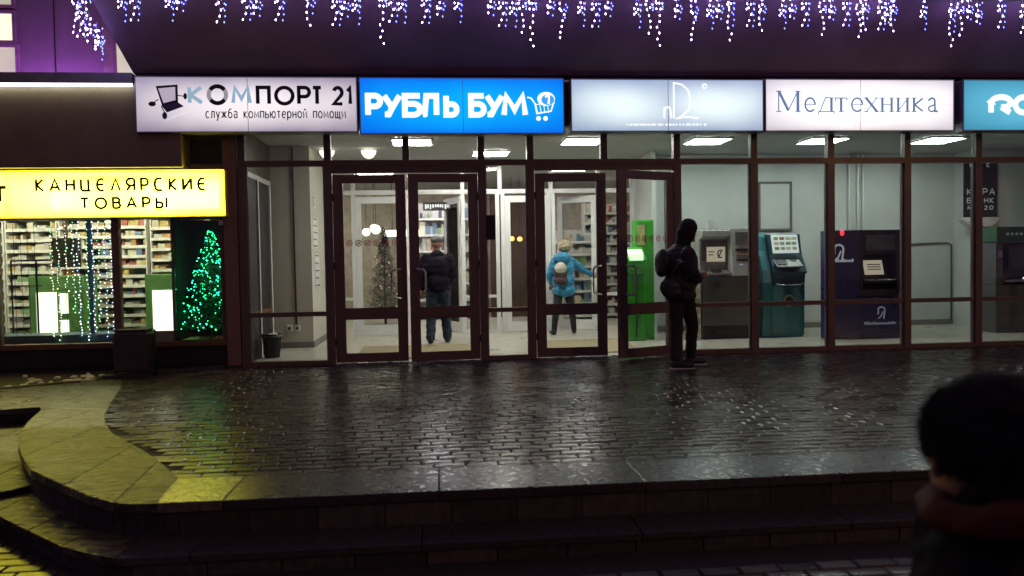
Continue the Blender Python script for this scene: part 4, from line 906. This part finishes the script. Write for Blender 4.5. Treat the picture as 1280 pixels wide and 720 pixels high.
# ------------------------------------------------------------------ stationery shop (left)
ss = thing('stationery_window_front', 'dark framed display windows of the stationery shop at the left', 'shop window', (-4.2,0,0))
def SB(n, x0, x1, z0, z1, y0, y1, m_): return MB().box(x0+4.2,x1+4.2,y0,y1,z0,z1).build(n, m_, ss)
SB('plinth', -9, -2.78, -.05, .30, -.02, .15, M['darkwall']); SB('plinth_ledge', -9, -2.78, .07, .10, -.05, -.021, M['darkwall'])
SB('window_sill', -9, -4.1, .30, .36, -.06, .15, M['wood']); SB('window_sill', -4.09, -2.78, .30, .36, -.06, .15, M['wood'])
SB('post', -4.19, -4.10, .36, 1.96, -.03, .06, M['brown']); SB('post', -5.66, -5.58, .36, 1.96, -.03, .06, M['brown']); SB('post', -2.84, -2.78, .36, 1.96, -.03, .06, M['brown2']); SB('head', -9, -2.78, 1.962, 2.3, -.03, .3, M['darkwall'])
SB('lower_panel', -4.10, -3.46, .36, .50, -.02, .05, mat('sage_panel', (.2,.24,.15), .5)); SB('mullion', -3.46, -3.43, .36, 1.96, -.02, .05, M['brown2'])
for a, b_, c in ((-5.57,-4.2,.37),(-4.09,-3.47,.51),(-3.42,-2.85,.37),(-7.5,-5.67,.37)): SB('pane', a, b_, c, 1.955, .006, .014, M['glass'])
struct('shop_floor', B(-10,-2.8,.15,3.2,-.05,.003), M['floor']); struct('shop_back_wall', B(-10,-2.8,3.0,3.1,0,3.0), flat('shop_cream', (.65,.58,.28))); struct('shop_ceiling', B(-10,-2.8,.3,3.2,2.55,2.6), M['ceil']); struct('shop_left_wall', B(-10,-9.9,.15,3.1,0,3), M['wallL'])
sl = emis('shop_tube', (1.0,.95,.66), 150)
for i, x in enumerate((-8,-6.6,-5.1,-3.9)):
    t = thing('shop_light', ['first','second','third','fourth'][i]+' ceiling tube of the stationery shop counted from the left', 'ceiling light', (x,1.4,2.5)); MB().tube([(-.5,0,0),(.5,0,0)], .02, 8).build('tube', sl, t); MB().box(-.52,.52,-.05,.05,.022,.05).build('housing', M['white'], t)
shelving('yellow backed shelves of stationery at the far left', -8.6, 2.6, 1.7, 2.3, 12, 21, yb_)
shelving('yellow backed shelves between the lit cabinets of the stationery shop', -6.85, 2.62, .75, 2.3, 13, 22, yb_, [3,7,9,1,3,4])
shelving('crowded stationery shelves behind the hanging garlands', -6.0, 2.55, 1.3, 2.3, 14, 23, gb_, [0,1,2,3,7,5,9,7,1,9])
shelving('pale shelves of small packs behind the narrow shop window', -4.62, 2.6, 1.6, 2.3, 13, 24, yb_, [3,7,9,1,9,5])
lit = emis('cabinet_light', (1.0,1.0,.80), 1.6)
for i, x in enumerate((-5.95,-4.28)):
    t = thing('lit_cabinet', ['green framed glowing cabinet behind the wide shop window','green framed glowing cabinet behind the narrow shop window'][i], 'cabinet', (x,1.75,0))
    MB().box(-.16,.62,0,.5,0,1.22).build('carcass', flat('cabinet_green%d' % i, (.12,.30,.08)), t, bevel=.01)
    MB().box(-.05,.24,-.012,0,.30,.98).build('light_panel', lit, t)
    for a, b_ in ((.36,.56),(.66,.96)): MB().box(.28,.40,-.012,0,a,b_).build('small_light_panel', lit, t)
    MB().box(-.06,.41,-.02,-.013,.60,.612).build('divider', M['white'], t) if False else None
t = thing('poster_stand', 'grey hanging display panel above the left glowing cabinet', 'display', (-5.35,1.3,1.35)); MB().box(-.2,.2,0,.04,0,.42).build('panel', flat('grey_panel', (.22,.24,.2)), t); MB().box(-.02,.02,.0,.02,.421,1.2).build('hanger', M['steel'], t)
t = thing('clothes_rail', 'dark rail rack standing at the far left of the shop window', 'rack', (-5.6,.8,0))
for a in (0,.33): MB().tube([(a-.25,0,0),(a-.25,0,1.45)], .012, 6).build('upright', M['black'], t)
MB().tube([(-.25,0,1.45),(.4,0,1.45)], .014, 6).build('top_rail', M['black'], t); MB().tube([(-.25,0,1.1),(.15,0,1.1)], .008, 6).build('cross_rail', M['black'], t)
t = thing('window_post', 'blue tinsel wrapped post inside the wide shop window', 'post', (-4.62,.35,.36)); MB().box(-.03,.03,-.02,.02,0,1.6).build('post', mat('blue_post', (.03,.10,.16), .4), t)
t = thing('display_shelf', 'low blue display ledge along the bottom of the wide shop window', 'ledge', (-5.0,.2,.36)); MB().box(-2,.75,0,.5,0,.10).build('ledge', mat('blue_ledge', (.10,.17,.22), .5), t)
gcol = [emis('garland_'+n, c, 5, sample=False) for n, c in (('green',(.4,1,.5)),('warm',(1,.85,.5)),('blue',(.35,.6,1)),('white',(.85,.95,1)))]
gl = ((-5.0,1.5,0),(-4.93,1.55,0),(-4.75,1.2,3),(-4.67,1.5,2),(-4.57,1.55,3),(-4.5,1.45,2),(-4.42,1.3,3),(-4.34,1.5,1),(-4.27,1.55,2),(-4.82,.9,0))
for i, (x, ln, c) in enumerate(gl):
    t = thing('hanging_garland', ['vertical garland of green and warm lights inside the wide shop window','vertical garland of warm and blue lights right in the wide shop window','vertical garland of blue and white lights inside the wide shop window','vertical garland of white and green lights inside the wide shop window'][c], 'garland', (x,.12+.02*(i % 3),1.93), group='hanging garlands in the shop window')
    q = MB(); z = 0; cb = MB().tube([(0,0,0),(.01,0,-ln)], .002, 4)
    while z < ln: q.octa((random.uniform(-.018,.018), random.uniform(-.01,.01), -z), random.uniform(.005,.010), mi=random.choice([0,1,1])); z += random.uniform(.03,.06)
    q.build('light_bulbs', [gcol[c], gcol[(c+1) % 4]], t); cb.build('cable', M['white'], t)
for i in range(6):
    t = thing('hanging_wire', 'thin dark vertical wire across the left part of the shop window', 'wire', (-5.45+i*.085+(.2 if i > 3 else 0),.1,1.93), group='thin vertical wires in the shop window'); MB().tube([(0,0,0),(.004,0,-1.45)], .003, 4).build('wire', M['black'], t)
# niche with the green lit tree
nc = thing('niche_panel', 'dark green backing panel behind the green lit tree', 'panel', (-3.42,.62,.36)); MB().box(0,.62,0,.04,0,1.6).build('panel', M['dkgreenpanel'], nc); MB().box(-.03,-.005,-.57,.04,0,1.6).build('side_panel', M['dkgreenpanel'], nc); MB().box(0,.62,-.57,0,1.61,1.63).build('top_panel', M['darkwall'], nc)
xtree('small green glowing christmas tree in the dark shop niche', (-3.06,.34,.37), 1.46, .50, mat('needles_green', (.08,.30,.17), .6, per=True), emis('green_bulb', (.015,.85,.30), 13), 330, 9, 2600, .0075, leafw=.05)
t = thing('red_bow', 'small red ornament on the upper left of the green lit tree', 'ornament', (-3.13,.12,1.46)); MB().ell((0,0,0),(.02,.02,.05),8,6).build('ornament', flat('red_orn', (.6,.03,.04)), t)
t = thing('wall_unit', 'small cream box fixed to the wall beside the green lit tree', 'junction box', (-2.81,-.05,1.86)); MB().box(-.035,.035,0,.05,0,.17).build('box', M['white'], t, bevel=.005); MB().ell((0,-.005,.08),(.018,.012,.018),8,6).build('lens', M['black'], t)
# litter bin
t = thing('litter_bin', 'dark rounded litter bin on a post before the shop plinth', 'litter bin', (-3.72,-.62,.01))
MB().prism([(-.20,.06),(.18,.06),(.20,.5),(.18,.55),(-.18,.55),(-.22,.5)], -.14, .14, 'y').build('bin_body', mat('bin_paint', (.05,.045,.04), .5), t, bevel=.03)
MB().tube([(.235,0,-.01),(.235,0,.56)], .014, 8).build('post', M['darkmetal'], t, smooth=True); MB().tube([(.235,0,.5),(.15,0,.5)], .01, 6).build('bracket', M['darkmetal'], t); MB().tube([(-.235,0,-.01),(-.235,0,.5)], .014, 8).build('post', M['darkmetal'], t, smooth=True)
MB().box(-.19,.18,-.13,.13,.552,.57).build('rim', M['darkmetal'], t)

# ------------------------------------------------------------------ people
SKIN = mat('skin', (.42,.25,.18), .55, var=.08); 
def blob(parts, vox=.012, smooth=4, folds=0, fscale=9, seed=0):
    mb = MB()
    for p in parts:
        if len(p) == 2 or (len(p) == 3 and not isinstance(p[2], (list, tuple))):
            mb.ell(p[0], p[1], 20, 14, T=(Matrix.Rotation(p[2],3,'Z') if len(p) == 3 else None))
        else:
            a, ra, b_, rb = Vector(p[0]), p[1], Vector(p[2]), p[3]; n = 10; pts, rs = [], []; d = (b_-a); ln = d.length; d = d.normalized() if ln > 1e-6 else Vector((0,0,1))
            for t_ in (90,60,30): pts.append(a-d*ra*math.sin(rad(t_))); rs.append(max(.0008, ra*math.cos(rad(t_))))
            for k_ in range(5): pts.append(a.lerp(b_, k_/4)); rs.append(ra+(rb-ra)*k_/4)
            for t_ in (30,60,90): pts.append(b_+d*rb*math.sin(rad(t_))); rs.append(max(.0008, rb*math.cos(rad(t_))))
            mb.tube(pts, rs, 14)
    o = link('tmp', mb.mesh('tmp', SKIN)); md = o.modifiers.new('r','REMESH'); md.mode = 'VOXEL'; md.voxel_size = vox; s_ = o.modifiers.new('s','SMOOTH'); s_.factor = .5; s_.iterations = smooth
    dg = bpy.context.evaluated_depsgraph_get(); me = bpy.data.meshes.new_from_object(o.evaluated_get(dg)); COL.objects.unlink(o); bpy.data.objects.remove(o)
    n = len(me.vertices)
    if folds:
        co = np.empty(n*3); no = np.empty(n*3); me.vertices.foreach_get('co', co); me.vertices.foreach_get('normal', no); co = co.reshape(-1,3); no = no.reshape(-1,3)
        dd = np.array([mn.noise(Vector((c[0]*fscale+seed, c[1]*fscale, c[2]*fscale*1.7)))+.5*mn.noise(Vector((c[0]*fscale*2.3, c[1]*fscale*2.3+seed, c[2]*fscale*3.5))) for c in co])
        me.vertices.foreach_set('co', (co+no*dd[:,None]*folds).ravel())
    me.polygons.foreach_set('use_smooth', [True]*len(me.polygons)); me.update(); return me
def part_mesh(name, me, m_, parent):
    me.name = name; me.materials.clear(); me.materials.append(m_)
    return link(name, me, parent)
def hand(w, d, side, curl=.6):
    """palm and five fingers from wrist w along direction d"""
    w, d = Vector(w), Vector(d).normalized(); a = d.cross(Vector((0,1,0))); a = a.normalized() if a.length > .1 else Vector((1,0,0)); b_ = a.cross(d)
    out = [(w, .026, w+d*.045, .03), (w+d*.05+a*.018, .022, w+d*.085+a*.018, .02), (w+d*.05-a*.018, .022, w+d*.085-a*.018, .02)]
    for i, (off, ln) in enumerate(((-.030,.055),(-.010,.07),(.010,.066),(.028,.05))):
        k0 = w+d*.09+a*off; k1 = k0+(d*math.cos(curl*.6)+b_*math.sin(curl*.6))*ln*.55; k2 = k1+(d*math.cos(curl*1.7)+b_*math.sin(curl*1.7))*ln*.5
        out += [(k0,.0095,k1,.009),(k1,.009,k2,.0075)]
    th = w+d*.03+a*.03*side; out += [(th,.013,th+(d+a*side*.8).normalized()*.04,.011),(th+(d+a*side*.8).normalized()*.04,.011,th+d*.06+a*side*.038,.009)]
    return out
def head_parts(c, f, r=1.0):
    """skull, jaw, nose, ears; f is the facing direction"""
    c = Vector(c); f = Vector(f).normalized(); s_ = Vector((f.y,-f.x,0)); ang = math.atan2(f.y, f.x)-math.pi/2
    return [(c+Vector((0,0,.02)), (.076*r,.096*r,.10*r), ang), (c+f*.02-Vector((0,0,.05)), (.058*r,.072*r,.07*r), ang), (c+f*.088-Vector((0,0,.005)), .010, c+f*.108-Vector((0,0,.028)), .014),
            (c+s_*.076, .018, c+s_*.078-Vector((0,0,.03)), .012), (c-s_*.076, .018, c-s_*.078-Vector((0,0,.03)), .012), (c+f*.088-Vector((0,0,.065)), (.02,.012,.010), ang), (c+f*.078-Vector((0,0,.10)), (.024,.02,.018), ang)]
def eyes(c, f, parent):
    c = Vector(c); f = Vector(f).normalized(); s_ = Vector((f.y,-f.x,0)); q = MB()
    for k_ in (-1,1): q.ell(c+f*.086+s_*k_*.032+Vector((0,0,.012)), (.012,.012,.009), 10, 6)
    q.build('eyes', M['black'], parent, smooth=True)

# -- person waiting outside (dark, seen from behind-left, facing right)
p1 = thing('person', 'person in black jacket and dark trousers standing before the glass with a shoulder bag', 'person', (2.93,-1.2,.0))
Hc = (.10,.02,1.64); fd = (.95,.32,0)
legs = [((-.07,.0,.95),.095,(-.06,-.02,.50),.062),((-.06,-.02,.50),.062,(-.10,-.10,.09),.042),((.06,.05,.95),.095,(.17,.09,.50),.062),((.17,.09,.50),.062,(.17,.20,.09),.042),
        ((-.11,-.11,.05),.045,(.04,-.14,.03),.03),((.15,.20,.05),.045,(.30,.19,.03),.03)]
tors = [((.01,.03,1.25),(.15,.17,.24)),((0,.02,1.0),(.14,.16,.15)),((.02,.02,1.36),.055,(.08,.02,1.56),.052)]
armR = [((.06,-.15,1.39),.062,(.10,-.19,1.12),.05),((.10,-.19,1.12),.05,(.22,-.03,1.08),.036)]; armL = [((.06,.19,1.39),.062,(.12,.24,1.12),.05),((.12,.24,1.12),.05,(.22,.10,1.10),.036)]
bm = blob(head_parts(Hc, fd)+tors+legs+armR+armL+hand((.22,-.02,1.08),(.3,1,.2),1,.9)+hand((.22,.09,1.10),(.5,-.8,.2),-1,.9), .009, 3); part_mesh('body', bm, SKIN, p1); eyes(Hc, fd, p1)
jk = [((-.0,.03,1.27),(.215,.215,.24)),((-.01,.02,1.02),(.205,.21,.18)),((-.01,.02,.88),(.195,.20,.12)),((.03,-.17,1.39),.085,(.08,-.22,1.12),.075),((.08,-.22,1.12),.075,(.20,-.06,1.08),.060),((.03,.21,1.39),.085,(.11,.25,1.12),.075),((.11,.25,1.12),.075,(.20,.13,1.10),.060),((.03,.02,1.42),.10,(.05,.02,1.50),.085)]
JB = mat('black_jacket', (.012,.012,.018), .7, var=.3, scale=12, bump=.003, bscale=40); part_mesh('jacket', blob(jk, .012, 5, .012, 9, 3), JB, p1)
tr = [((-.07,.0,.93),.11,(-.07,-.02,.50),.078),((-.07,-.02,.50),.078,(-.11,-.10,.10),.064),((.06,.05,.93),.11,(.16,.09,.50),.078),((.16,.09,.50),.078,(.17,.20,.10),.062)]
part_mesh('trousers', blob(tr, .012, 4, .012, 11, 9), mat('maroon_trousers', (.02,.010,.012), .8, var=.3), p1)
part_mesh('shoes', blob([((-.13,-.11,.05),.056,(.06,-.145,.035),.042),((.13,.20,.05),.052,(.32,.19,.035),.04),((-.11,-.11,.05),.05,(-.10,-.10,.13),.05),((.16,.20,.05),.05,(.17,.20,.13),.05)], .009, 3), M['black'], p1)
sol = MB(); sol.box(-.19,.10,-.19,-.07,-.002,.007); sol.box(.08,.36,.13,.25,-.002,.007); sol.build('shoe_soles', M['white'], p1)
hat = [((.095,.015,1.70),(.115,.118,.115)),((.06,.01,1.62),(.115,.12,.13)),((.03,.01,1.53),(.09,.11,.08))]; part_mesh('hood', blob(hat, .01, 4, .005, 20, 1), mat('black_knit', (.012,.011,.013), .9, bump=.003, bscale=120), p1)
part_mesh('backpack', blob([((-.22,.02,1.28),(.10,.14,.17)),((-.25,.0,1.20),(.07,.12,.10))], .012, 4, .006), mat('black_bag', (.012,.012,.016), .6), p1)
part_mesh('shoulder_bag', blob([((-.20,-.20,.98),(.13,.055,.12)),((-.18,-.20,.92),(.12,.05,.07))], .01, 3, .006), mat('dark_bag', (.018,.016,.02), .5), p1)
MB().tube([(-.24,-.215,1.05),(-.12,-.24,1.25),(.02,-.12,1.46)], .012, 6).build('bag_strap', M['black'], p1, smooth=True)
q = MB(); T = Matrix.Translation((-.08,-.222,1.30)); q.box(-.05,.0,-.004,.0,.0,.012,T=T); q.box(-.01,.012,-.004,.0,-.03,.02,T=T); q.box(.0,.045,-.004,.0,-.015,-.005,T=T)
q.build('reflective_mark', mat('reflective', (.35,.35,.4), .3), p1)

# -- person entering, seen from behind
p2 = thing('person', 'person in grey cap, dark purple jacket and jeans walking in through the left doors', 'person', (-.04,2.25,.018), group=None)
Hc = (.0,.05,1.60); fd = (0,1,0)
legs = [((-.09,0,.90),.095,(-.11,.02,.48),.06),((-.11,.02,.48),.06,(-.13,-.08,.09),.042),((.09,0,.90),.095,(.12,.08,.48),.06),((.12,.08,.48),.06,(.14,.10,.09),.042),((-.13,-.10,.05),.04,(-.14,.05,.03),.03),((.14,.08,.05),.04,(.16,.23,.03),.03)]
tors = [((0,0,1.2),(.17,.13,.24)),((0,0,.98),(.16,.13,.14)),((0,.01,1.36),.055,(0,.04,1.52),.052)]
arms = [((-.20,0,1.36),.058,(-.27,-.03,1.10),.045),((-.27,-.03,1.10),.045,(-.25,.06,.88),.034),((.20,0,1.36),.058,(.26,.0,1.10),.045),((.26,.0,1.10),.045,(.20,.16,.98),.034)]
part_mesh('body', blob(head_parts(Hc, fd)+tors+legs+arms+hand((-.25,.07,.87),(0,.2,-1),1)+hand((.19,.18,.97),(-.3,1,-.1),-1), .009, 3), SKIN, p2); eyes(Hc, fd, p2)
jk = [((0,0,1.24),(.225,.165,.22)),((0,0,1.0),(.205,.165,.17)),((0,0,.88),(.20,.155,.09)),((-.19,0,1.37),.085,(-.27,-.03,1.10),.072),((-.27,-.03,1.10),.072,(-.25,.05,.91),.056),((.19,0,1.37),.085,(.26,0,1.10),.072),((.26,0,1.10),.072,(.20,.14,.99),.056),((0,-.01,1.44),(.12,.10,.07))]
part_mesh('jacket', blob(jk, .012, 5, .013, 9, 5), mat('purple_jacket', (.006,.004,.011), .85, spec=.2, var=.25, scale=9, bump=.003, bscale=40), p2)
tr = [((-.09,0,.86),.115,(-.11,.02,.48),.085),((-.11,.02,.48),.085,(-.13,-.08,.10),.075),((.09,0,.86),.115,(.12,.08,.48),.085),((.12,.08,.48),.085,(.14,.10,.10),.072)]
part_mesh('jeans', blob(tr, .012, 4, .013, 12, 2), mat('blue_jeans', (.02,.036,.075), .8, var=.4, scale=14), p2)
part_mesh('shoes', blob([((-.13,-.12,.05),.052,(-.145,.06,.035),.042),((.14,.06,.05),.052,(.165,.24,.035),.042)], .009, 3), M['black'], p2)
part_mesh('grey_cap', blob([((0,.05,1.68),(.10,.115,.075)),((0,.15,1.66),(.07,.06,.015))], .009, 3, .003), mat('grey_wool', (.20,.19,.22), .9, bump=.002, bscale=100), p2)

# -- person in the blue coat
p3 = thing('person', 'person in bright blue hooded coat with fluffy pale hat pulling the inner door', 'person', (2.20,3.35,.004))
Hc = (.03,.02,1.52); fd = (.25,1,0)
legs = [((-.09,0,.85),.09,(-.13,-.02,.46),.055),((-.13,-.02,.46),.055,(-.20,-.08,.09),.04),((.08,0,.85),.09,(.13,.06,.46),.055),((.13,.06,.46),.055,(.19,.10,.09),.04),((-.20,-.09,.05),.036,(-.22,.06,.03),.028),((.19,.09,.05),.036,(.21,.23,.03),.028)]
tors = [((0,0,1.16),(.15,.115,.22)),((0,0,.93),(.16,.12,.13)),((0,.01,1.3),.048,(.02,.02,1.44),.045)]
arms = [((-.17,0,1.30),.05,(-.24,.05,1.06),.04),((-.24,.05,1.06),.04,(-.20,.18,.90),.03),((.17,.02,1.28),.05,(.38,.12,1.14),.04),((.38,.12,1.14),.04,(.56,.22,1.05),.03)]
part_mesh('body', blob(head_parts(Hc, fd, .95)+tors+legs+arms+hand((-.20,.19,.89),(0,.5,-.8),1)+hand((.57,.23,1.04),(.9,.4,-.2),1,1.0), .009, 3), SKIN, p3); eyes(Hc, fd, p3)
jk = [((0,0,1.18),(.20,.16,.20)),((0,0,.95),(.20,.165,.18)),((.0,0,.78),(.215,.17,.12)),((-.16,0,1.31),.078,(-.24,.05,1.06),.068),((-.24,.05,1.06),.068,(-.20,.16,.93),.054),((.15,.01,1.30),.078,(.38,.12,1.14),.065),((.38,.12,1.14),.065,(.54,.21,1.06),.05)]
BC = mat('blue_coat', (.03,.24,.44), .5, var=.2, scale=9, bump=.003, bscale=30)
part_mesh('coat', blob(jk, .012, 4, .013, 10, 7), BC, p3); part_mesh('hood', blob([((-.03,-.10,1.36),(.15,.11,.11)),((0,-.02,1.38),(.13,.13,.07))], .011, 4, .01), BC, p3)
part_mesh('leggings', blob([((-.09,0,.82),.10,(-.13,-.02,.46),.066),((-.13,-.02,.46),.066,(-.19,-.07,.22),.052),((.08,0,.82),.10,(.13,.06,.46),.066),((.13,.06,.46),.066,(.18,.09,.22),.052)], .011, 4, .004), mat('black_leggings', (.015,.014,.02), .6), p3)
part_mesh('boots', blob([((-.17,-.05,.30),.062,(-.20,-.09,.06),.05),((-.20,-.11,.05),.046,(-.225,.07,.035),.038),((.17,.08,.30),.062,(.19,.09,.06),.05),((.19,.07,.05),.046,(.215,.24,.035),.038)], .01, 4), M['black'], p3)
def fluffy(me_, c, r, n, ln, m_, parent, seed, name='fur_tufts', wd=.004):
    rn = random.Random(seed); q = MB()
    for i in range(n):
        d = Vector((rn.gauss(0,1), rn.gauss(0,1), rn.gauss(0,1))).normalized()
        if d.z < -.55: continue
        p = Vector((c[0]+d.x*r[0], c[1]+d.y*r[1], c[2]+d.z*r[2])); e = (d+Vector((rn.uniform(-.6,.6), rn.uniform(-.6,.6), rn.uniform(-.6,.4)))).normalized()*ln*rn.uniform(.5,1.2); s_ = d.orthogonal().normalized()*wd
        q.add([p-s_, p+s_, p+e*.6+s_*.4, p+e], [(0,1,2,3)])
    return q.build(name, m_, parent)
HM = mat('pale_fur', (.55,.47,.33), .9, var=.3, scale=30); part_mesh('fluffy_hat', blob([((.03,.01,1.58),(.125,.13,.105))], .01, 3, .02, 16), HM, p3); fluffy(None, (.03,.01,1.58), (.12,.125,.10), 1400, .03, HM, p3, 5)
part_mesh('backpack', blob([((-.08,-.20,1.10),(.125,.085,.16)),((-.08,-.20,.97),(.13,.09,.09))], .01, 3, .004), mat('brown_pack', (.05,.03,.03), .6), p3)
part_mesh('pack_flap', blob([((-.085,-.235,1.18),(.11,.07,.11))], .01, 3, .003), mat('white_pack', (.55,.52,.45), .6), p3)
for sx in (-.16,.02): MB().tube([(sx,-.16,1.24),(sx,-.08,1.40),(sx,.06,1.42)], .012, 6).build('pack_strap', M['black'], p3, smooth=True)

# -- blurred passer-by in the foreground (fur hat, red collar)
p4 = thing('person', 'blurred passer-by with round black fur hat and red collar at the lower right corner', 'person', (1.125,-9.04,ZS))
g0 = ZS; Hc = (-.035,.035,1.205); fd = (-.12,.98,0)
legs = [((-.05,-.09,.70),.085,(-.05,-.10,.38),.055),((-.05,-.10,.38),.055,(-.02,-.10,.08),.04),((.0,.08,.70),.085,(-.08,.09,.38),.055),((-.08,.09,.38),.055,(-.1,.09,.08),.04),((-.0,-.10,.05),.036,(-.14,-.10,.03),.028),((-.08,.09,.05),.036,(-.22,.09,.03),.028)]
tors = [((.02,0,.93),(.12,.15,.18)),((.0,0,.75),(.12,.14,.11)),((.0,0,1.02),.048,(-.02,0,1.13),.045)]
arms = [((.0,-.16,1.0),.05,(.03,-.19,.80),.04),((.03,-.19,.80),.04,(-.08,-.17,.66),.03),((.0,.16,1.0),.05,(.03,.19,.80),.04),((.03,.19,.80),.04,(-.08,.17,.66),.03)]
part_mesh('body', blob(head_parts(Hc, fd, .92)+tors+legs+arms+hand((-.09,-.17,.65),(-.5,0,-.8),1)+hand((-.09,.17,.65),(-.5,0,-.8),-1), .008, 3), SKIN, p4); eyes(Hc, fd, p4)
DC = mat('dark_coat', (.007,.004,.012), .9, spec=.1, var=.3, bump=.003, bscale=60)
jk = [((.02,0,.92),(.17,.20,.17)),((.02,0,.74),(.18,.20,.18)),((.02,0,.58),(.19,.21,.12)),((.0,-.0,1.04),.10,(.0,.0,1.11),.085),((.01,-.16,1.02),.085,(.04,-.21,.80),.07),((.04,-.21,.80),.07,(-.06,-.18,.68),.054),((.01,.16,1.0),.08,(.04,.21,.80),.07),((.04,.21,.80),.07,(-.06,.18,.68),.054)]
part_mesh('coat', blob(jk, .012, 4, .012), DC, p4)
part_mesh('trousers', blob([((-.05,-.09,.6),.09,(-.05,-.10,.38),.072),((-.05,-.10,.38),.072,(-.02,-.10,.1),.06),((0,.08,.6),.09,(-.08,.09,.38),.072),((-.08,.09,.38),.072,(-.1,.09,.1),.06)], .012, 3), M['black'], p4)
part_mesh('boots', blob([((.0,-.10,.05),.052,(-.15,-.10,.035),.04),((-.08,.09,.05),.052,(-.23,.09,.035),.04)], .01, 3), M['black'], p4)
part_mesh('red_collar', blob([((.0+.115*math.cos(k*.785),.0+.11*math.sin(k*.785),1.125+.03*math.cos(k*.785)),.036,(.115*math.cos(k*.785+.785),.11*math.sin(k*.785+.785),1.125+.03*math.cos(k*.785+.785)),.036) for k in range(8)], .01, 3, .008, 14), mat('red_scarf', (.07,.004,.010), .85, var=.2, bump=.004, bscale=80), p4)
FH = mat('black_fur', (.010,.008,.012), .9, var=.2); part_mesh('fur_hat', blob([((.0,.0,1.262),(.130,.130,.122)),((.025,-.02,1.21),(.122,.115,.09))], .01, 3, .006, 20), FH, p4)
fluffy(None, (.0,.0,1.258), (.128,.128,.120), 9000, .028, FH, p4, 8, wd=.0015)

# ------------------------------------------------------------------ street lamp behind the viewpoint (its orange glow mirrors in glass and wet paving)
sp = thing('street_lamp', 'tall street lamp with an orange sodium light across the pavement', 'street lamp', (13.2,-14.6,ZS))
MB().lathe([(.11,0),(.11,.25),(.06,.3),(.045,5.9)], n=12).build('pole', M['darkmetal'], sp, smooth=True)
MB().tube([(0,0,5.85),(0,.1,6.05),(0,.5,6.12)], .03, 8).build('arm', M['darkmetal'], sp, smooth=True); MB().box(-.12,.12,.4,.95,6.06,6.2).build('lamp_head', M['darkmetal'], sp, bevel=.02)
MB().ell((0,.68,6.04),(.10,.24,.07),14,8).build('lamp_glass', emis('sodium', (1.0,.50,.20), 1500), sp, smooth=True)

# small joined pieces: too small to pick apart
for o in list(S.objects):
    b_ = o.name.split('.')[0]
    if o.type == 'MESH' and b_ in ('glazing_bead','small_lettering','star_lines','print','screen_print','goods','light_bulbs','keypad','fur_tufts','branches','eyes','wire_body','louvre','shoe_soles','shoes','boots','ceiling_grid','laptop_drawing','cart_logo','logo','reflective_mark'):
        o['kind'] = 'stuff'
